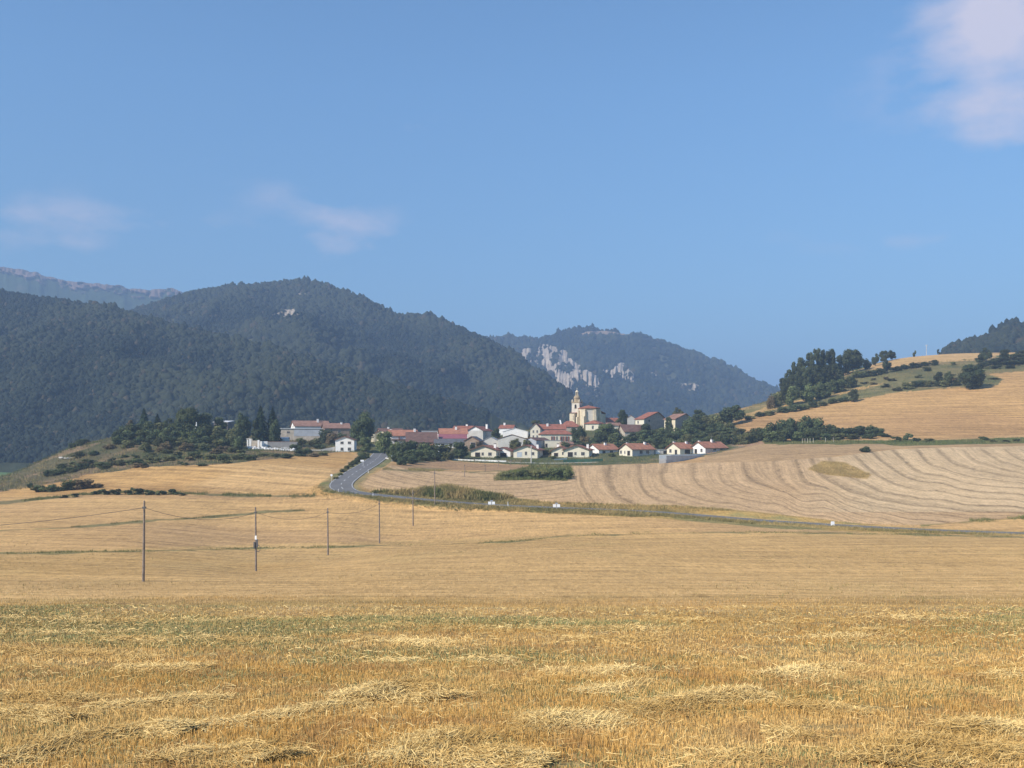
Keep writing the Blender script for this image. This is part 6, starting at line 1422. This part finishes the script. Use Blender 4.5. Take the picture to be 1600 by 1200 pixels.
# green undergrowth between the stalks
x, y = area_pts(220000, 16, EDGE, power=1.5)
g = fbm(x / 16 + 3, y / 7, 4) * 1.0 + .25 * fbm(x / 1.5, y / 1.5, 2)
keep = (g + rng.normal(0, .12, len(x)) + np.where((y > 26), .04, -.08)) > .10
x, y = x[keep], y[keep]
def px_world(u, v): d = hit(u, v, 14, 70); return X(u, d), d
px2 = []
for (u, v, r_, n_) in [(1030, 1108, .9, 1400), (1100, 1090, 1.1, 1500), (880, 1115, .8, 1000), (1480, 985, 2.6, 1600), (1540, 1003, 2.6, 1600), (1250, 1090, .8, 800), (1240, 1182, .6, 900), (1400, 1190, .5, 500), (740, 1165, .5, 500), (60, 1048, 2.5, 900), (420, 1010, 3, 1000), (1380, 1012, 1.6, 900), (1000, 1190, .6, 500)]:
    cx, cy = px_world(u, v); px2.append(np.stack([rng.normal(cx, r_ * 1.5, n_), rng.normal(cy, r_ * .7, n_)], 1))
px2 = np.vstack(px2); x = np.concatenate([x, px2[:, 0]]); y = np.clip(np.concatenate([y, px2[:, 1]]), 15, EDGE)
tg = np.array((.20, .225, .095)) * (1 + .35 * fbm(x / 3, y / 3, 2)[:, None])
blades('green_undergrowth', 'young green growth coming up between the stubble stalks', x, y, rng.uniform(.04, .14, len(x)), rng.uniform(.009, .016, len(x)) * np.clip(y / 28, 1, 2), tg, lean=.45, face=2, cat='weeds')
# straw: loose stalks lying about and heaped in windrows
SX, SY, SZ, SL, SA, SP_ = [], [], [], [], [], []
def straw(x, y, lift, L, yaw, pitch):
    SX.append(x); SY.append(y); SZ.append(lift); SL.append(L); SA.append(yaw); SP_.append(pitch)
def windrow(pts, n, wid, hgt, wob=.5):
    P = np.array([px_world(u, v) for u, v in pts]); seg = np.hypot(*np.diff(P, axis=0).T); s = np.concatenate([[0], np.cumsum(seg)])
    t_ = rng.uniform(0, s[-1], n); cx = np.interp(t_, s, P[:, 0]); cy = np.interp(t_, s, P[:, 1])
    dirx = np.interp(t_, s, np.gradient(P[:, 0], s)); diry = np.interp(t_, s, np.gradient(P[:, 1], s)); yaw0 = np.arctan2(diry, dirx)
    wid = wid * 1.5; hgt = hgt * .60
    clump = np.clip(.8 + 1.1 * fbm(cx / 1.6 + hgt * 9, cy / .8, 3), .12, 1.4)
    k_ = rng.random(n) < clump; cx, cy, yaw0, clump = cx[k_], cy[k_], yaw0[k_], clump[k_]; m_ = len(cx)
    o = rng.normal(0, wid * .5, m_); nx, ny = -np.sin(yaw0), np.cos(yaw0)
    prof = np.exp(-(o / (wid * .6)) ** 2) * hgt * clump
    lift = prof * rng.uniform(.35, 1.0, m_)
    straw(cx + nx * o, cy + ny * o, lift + .03, rng.uniform(.16, .55, m_), yaw0 + rng.normal(0, .75, m_), rng.normal(0, .22, m_) + np.where(rng.random(m_) < .04, .7, 0))
RW = [([(-30, 1196), (50, 1180), (100, 1160), (165, 1150), (225, 1140), (295, 1146)], 7000, .55, .26), ([(-20, 1120), (60, 1118), (120, 1128)], 2600, .5, .2),
      ([(-20, 1092), (70, 1090), (145, 1098)], 2200, .55, .18), ([(140, 1108), (200, 1106), (250, 1104), (300, 1096), (355, 1097)], 3400, .5, .2), ([(560, 1097), (600, 1084), (645, 1078), (700, 1096)], 5200, .85, .42),
      ([(320, 1136), (400, 1126), (450, 1120), (500, 1110), (570, 1104)], 3600, .5, .17), ([(250, 1198), (330, 1176), (400, 1172), (440, 1190)], 5200, .6, .26), ([(610, 1200), (680, 1165), (730, 1152), (800, 1150), (860, 1128), (950, 1124), (1025, 1108), (1100, 1096), (1180, 1086)], 19000, .8, .28),
      ([(660, 1180), (720, 1178), (790, 1192), (850, 1196)], 8000, .7, .3), ([(1205, 1060), (1260, 1050), (1300, 1045), (1345, 1040)], 3200, .6, .24), ([(912, 1086), (960, 1078), (1030, 1064)], 2600, .55, .22),
      ([(1370, 1200), (1430, 1170), (1490, 1150), (1560, 1140), (1640, 1144)], 13000, .8, .36), ([(1440, 1196), (1540, 1176), (1640, 1180)], 5200, .8, .3), ([(1200, 1148), (1235, 1150), (1260, 1158)], 1500, .4, .16), ([(1240, 1110), (1290, 1106), (1350, 1118)], 2200, .6, .14),
      ([(190, 1044), (240, 1046), (330, 1044)], 1500, .7, .14), ([(-20, 1016), (60, 1022), (150, 1024), (240, 1030)], 2600, .8, .12), ([(180, 998), (240, 1004), (310, 996), (420, 1002), (460, 1000)], 2600, .8, .12), ([(560, 1000), (660, 1004), (740, 1000)], 1500, .8, .1),
      ([(-20, 988), (90, 990), (200, 988)], 1500, .8, .09), ([(880, 998), (960, 1000), (1020, 1004)], 1300, .8, .1), ([(600, 975), (800, 985), (1000, 980)], 1500, 1.0, .07), ([(1290, 1000), (1340, 992), (1370, 984)], 1100, .8, .1), ([(1000, 965), (1200, 972), (1500, 965)], 1500, 1.2, .06),
      ([(0, 965), (250, 972), (500, 966)], 1500, 1.2, .06), ([(850, 1050), (930, 1052), (1000, 1046)], 1500, .7, .12), ([(560, 1032), (700, 1036), (800, 1030)], 1200, .8, .1), ([(1050, 1180), (1120, 1190), (1200, 1186)], 1800, .6, .12), ([(1530, 1060), (1600, 1052), (1640, 1054)], 1400, .7, .14)]
for a_ in RW: windrow(*a_)
x, y = area_pts(18000, 15.5, EDGE, power=1.4); straw(x, y, rng.uniform(.02, .16, len(x)), rng.uniform(.12, .38, len(x)), rng.random(len(x)) * 6.28, rng.normal(0, .25, len(x)))
x = np.concatenate(SX); y = np.concatenate(SY); y = np.clip(y, 13, EDGE + 2); lf = np.concatenate(SZ); L = np.concatenate(SL); yaw = np.concatenate(SA); pt_ = np.concatenate(SP_)
n = len(x); z = z_raw(x, y) + lf
dv = np.stack([np.cos(yaw) * np.cos(pt_), np.sin(yaw) * np.cos(pt_), np.sin(pt_)], 1) * (L / 2)[:, None]
up = np.stack([rng.normal(0, .5, n), rng.normal(0, .5, n) - .3, np.ones(n)], 1); sd_ = np.cross(dv, up); sd_ /= np.linalg.norm(sd_, axis=1)[:, None]
wd = rng.uniform(.008, .017, n) * np.clip(y / 24, 1, 2.2); c0 = np.stack([x, y, z], 1); bend = np.zeros((n, 3)); bend[:, 2] = rng.normal(.0, .03, n)
sd_ = sd_ * (wd / 2)[:, None]
V = np.stack([c0 - dv - sd_, c0 - dv + sd_, c0 + bend + sd_, c0 + bend - sd_, c0 + dv + sd_ * .7, c0 + dv - sd_ * .7], 1).reshape(-1, 3)
b_ = np.arange(n)[:, None] * 6; Fq = np.vstack([b_ + np.array([0, 1, 2, 3]), b_ + np.array([3, 2, 4, 5])])
t_ = np.clip(.45 + .9 * fbm(x / 2.2, y / 2.2, 3) + rng.normal(0, .3, n), 0, 1)[:, None]
c = np.array((.43, .265, .08)) * (1 - t_) + np.array((.80, .59, .25)) * t_
o = mesh_np('straw', V, Fq, strawm, col=np.repeat(c, 6, 0)); tag(o, 'pale loose straw lying in windrows across the nearest field', 'straw', kind='stuff')
# thin volunteer weeds dotted over the middle field
x, y = area_pts(5000, 62, 190, s=.56, power=1.6); q = fbm(x / 20, y / 20, 3) > .05; x, y = x[q], y[q]
P = np.stack([x, y, z_raw(x, y)], 1); t_ = rng.random((len(x), 1))
tufts('field_weeds', 'small scattered weeds in the middle stubble field', P, rng.uniform(.06, .28, len(x)), np.full(len(x), .08), 4, DRY * (1 - t_) + OLV * t_, grassm)
# low stubble relief of the fields farther off
x, y = area_pts(120000, 62, 345, s=.56, power=1.15)
z = z_at(x, y); q, _ = road_dist(x, y); u = 800 + F * x / y; v = HV - F * z / y
inE = inpoly(u, v, Z_E) | inpoly(u, v, Z_D); inV = inpoly(u, v, Z_VERGE) | inpoly(u, v, Z_SCRUB) | inpoly(u, v, Z_YARD) | inpoly(u, v, Z_BANK)
k_ = (q > 5) & ~inV & (inE | (y < 262))
x, y, z, inE = x[k_], y[k_], z[k_], inE[k_]
P = np.stack([x, y, z], 1)
b1 = fbm(x / 3, y / 1.2, 3); t_ = np.clip(.5 + b1 * 1.6 + rng.normal(0, .2, len(x)), 0, 1)[:, None]
c = np.array((.37, .255, .12)) * (1 - t_) + np.array((.60, .44, .235)) * t_
tufts('field_stubble', 'short pale stubble and chaff over the middle and upper fields', P, rng.uniform(.06, .16, len(x)), np.full(len(x), .16), 3, c, grassm, lean=.6)
# ================================================================ LABELS OF REPEATS: each says its look and its place in its row
_one = ['', 'first', 'second', 'third', 'fourth', 'fifth', 'sixth', 'seventh', 'eighth', 'ninth', 'tenth', 'eleventh', 'twelfth', 'thirteenth', 'fourteenth', 'fifteenth', 'sixteenth', 'seventeenth', 'eighteenth', 'nineteenth', 'twentieth']
_ten = {2: 'twenty', 3: 'thirty', 4: 'forty', 5: 'fifty', 6: 'sixty'}
def ordinal(n): return _one[n] if n <= 20 else ({30: 'thirtieth', 40: 'fortieth', 50: 'fiftieth'}.get(n) or _ten[n // 10] + '-' + _one[n % 10])
def leaf_word(o):
    c = next((c for c in ([o] + list(o.children)) if c.type == 'MESH' and c.data.materials and c.data.materials[0].name.startswith(('leaves', 'needles'))), None)
    if not c: return ''
    return {'leaves_green': 'mid-green', 'leaves_dark': 'dark', 'leaves_olive': 'olive', 'leaves_brown': 'brownish'}.get(c.data.materials[0].name, '')
bpy.context.view_layer.update()
byl = {}
for o in COL.objects:
    if o.parent is None and o.get('group') and o.get('label'): byl.setdefault(o['label'], []).append(o)
for lab, L in byl.items():
    if len(L) < 2: continue
    words = {id(o): leaf_word(o) for o in L}
    many = len(set(words.values())) > 1
    sub_ = {}
    for o in L: sub_.setdefault(words[id(o)] if many else '', []).append(o)
    for w, S_ in sub_.items():
        S_.sort(key=lambda o: o.location.x / o.location.y)
        for i, o in enumerate(S_):
            base = lab
            if w:
                for a_ in ('low dark ', 'dark leafy ', 'leafy ', 'green ', 'dark ', 'small ', 'scattered ', 'bushy ', 'garden ', 'scrubby '):
                    if base.startswith(a_): base = (a_.replace('dark ', '').replace('green ', '')) + w + ' ' + base[len(a_):]; break
                else: base = w + ' ' + base
            o['label'] = (base + ', ' + (ordinal(i + 1) + ' from left' if len(S_) > 1 else 'the only one')).strip() if len(S_) > 1 else base
for o in COL.objects:
    if o.get('label') and len(o['label'].split()) > 16: print('LONG', o['label'])
HAZE_DENSITY = 0.00025
# ================================================================ HAZE
hz, t, b = new_mat('haze'); t.nodes.remove(b)
pv_ = t.nodes.new('ShaderNodeVolumePrincipled'); pv_.inputs['Color'].default_value = (.39, .565, .86, 1)
pv_.inputs['Density'].default_value = HAZE_DENSITY; pv_.inputs['Anisotropy'].default_value = 0.0
wire(t, pv_.outputs[0], t.nodes['Material Output'].inputs['Volume'])
bx0, bx1, by0, by1, bz0, bz1 = -14000, 14000, -60, 13000, -75, 690
V = [(x, y, z) for z in (bz0, bz1) for y in (by0, by1) for x in (bx0, bx1)]
ho = mesh_np('haze', V, [(0, 1, 3, 2), (4, 6, 7, 5), (0, 4, 5, 1), (2, 3, 7, 6), (0, 2, 6, 4), (1, 5, 7, 3)], hz)
tag(ho, 'thin bluish summer haze filling the valley air', 'haze', kind='stuff')
bm = bmesh.new(); bm.from_mesh(ho.data); bmesh.ops.recalc_face_normals(bm, faces=bm.faces); bm.to_mesh(ho.data); bm.free()
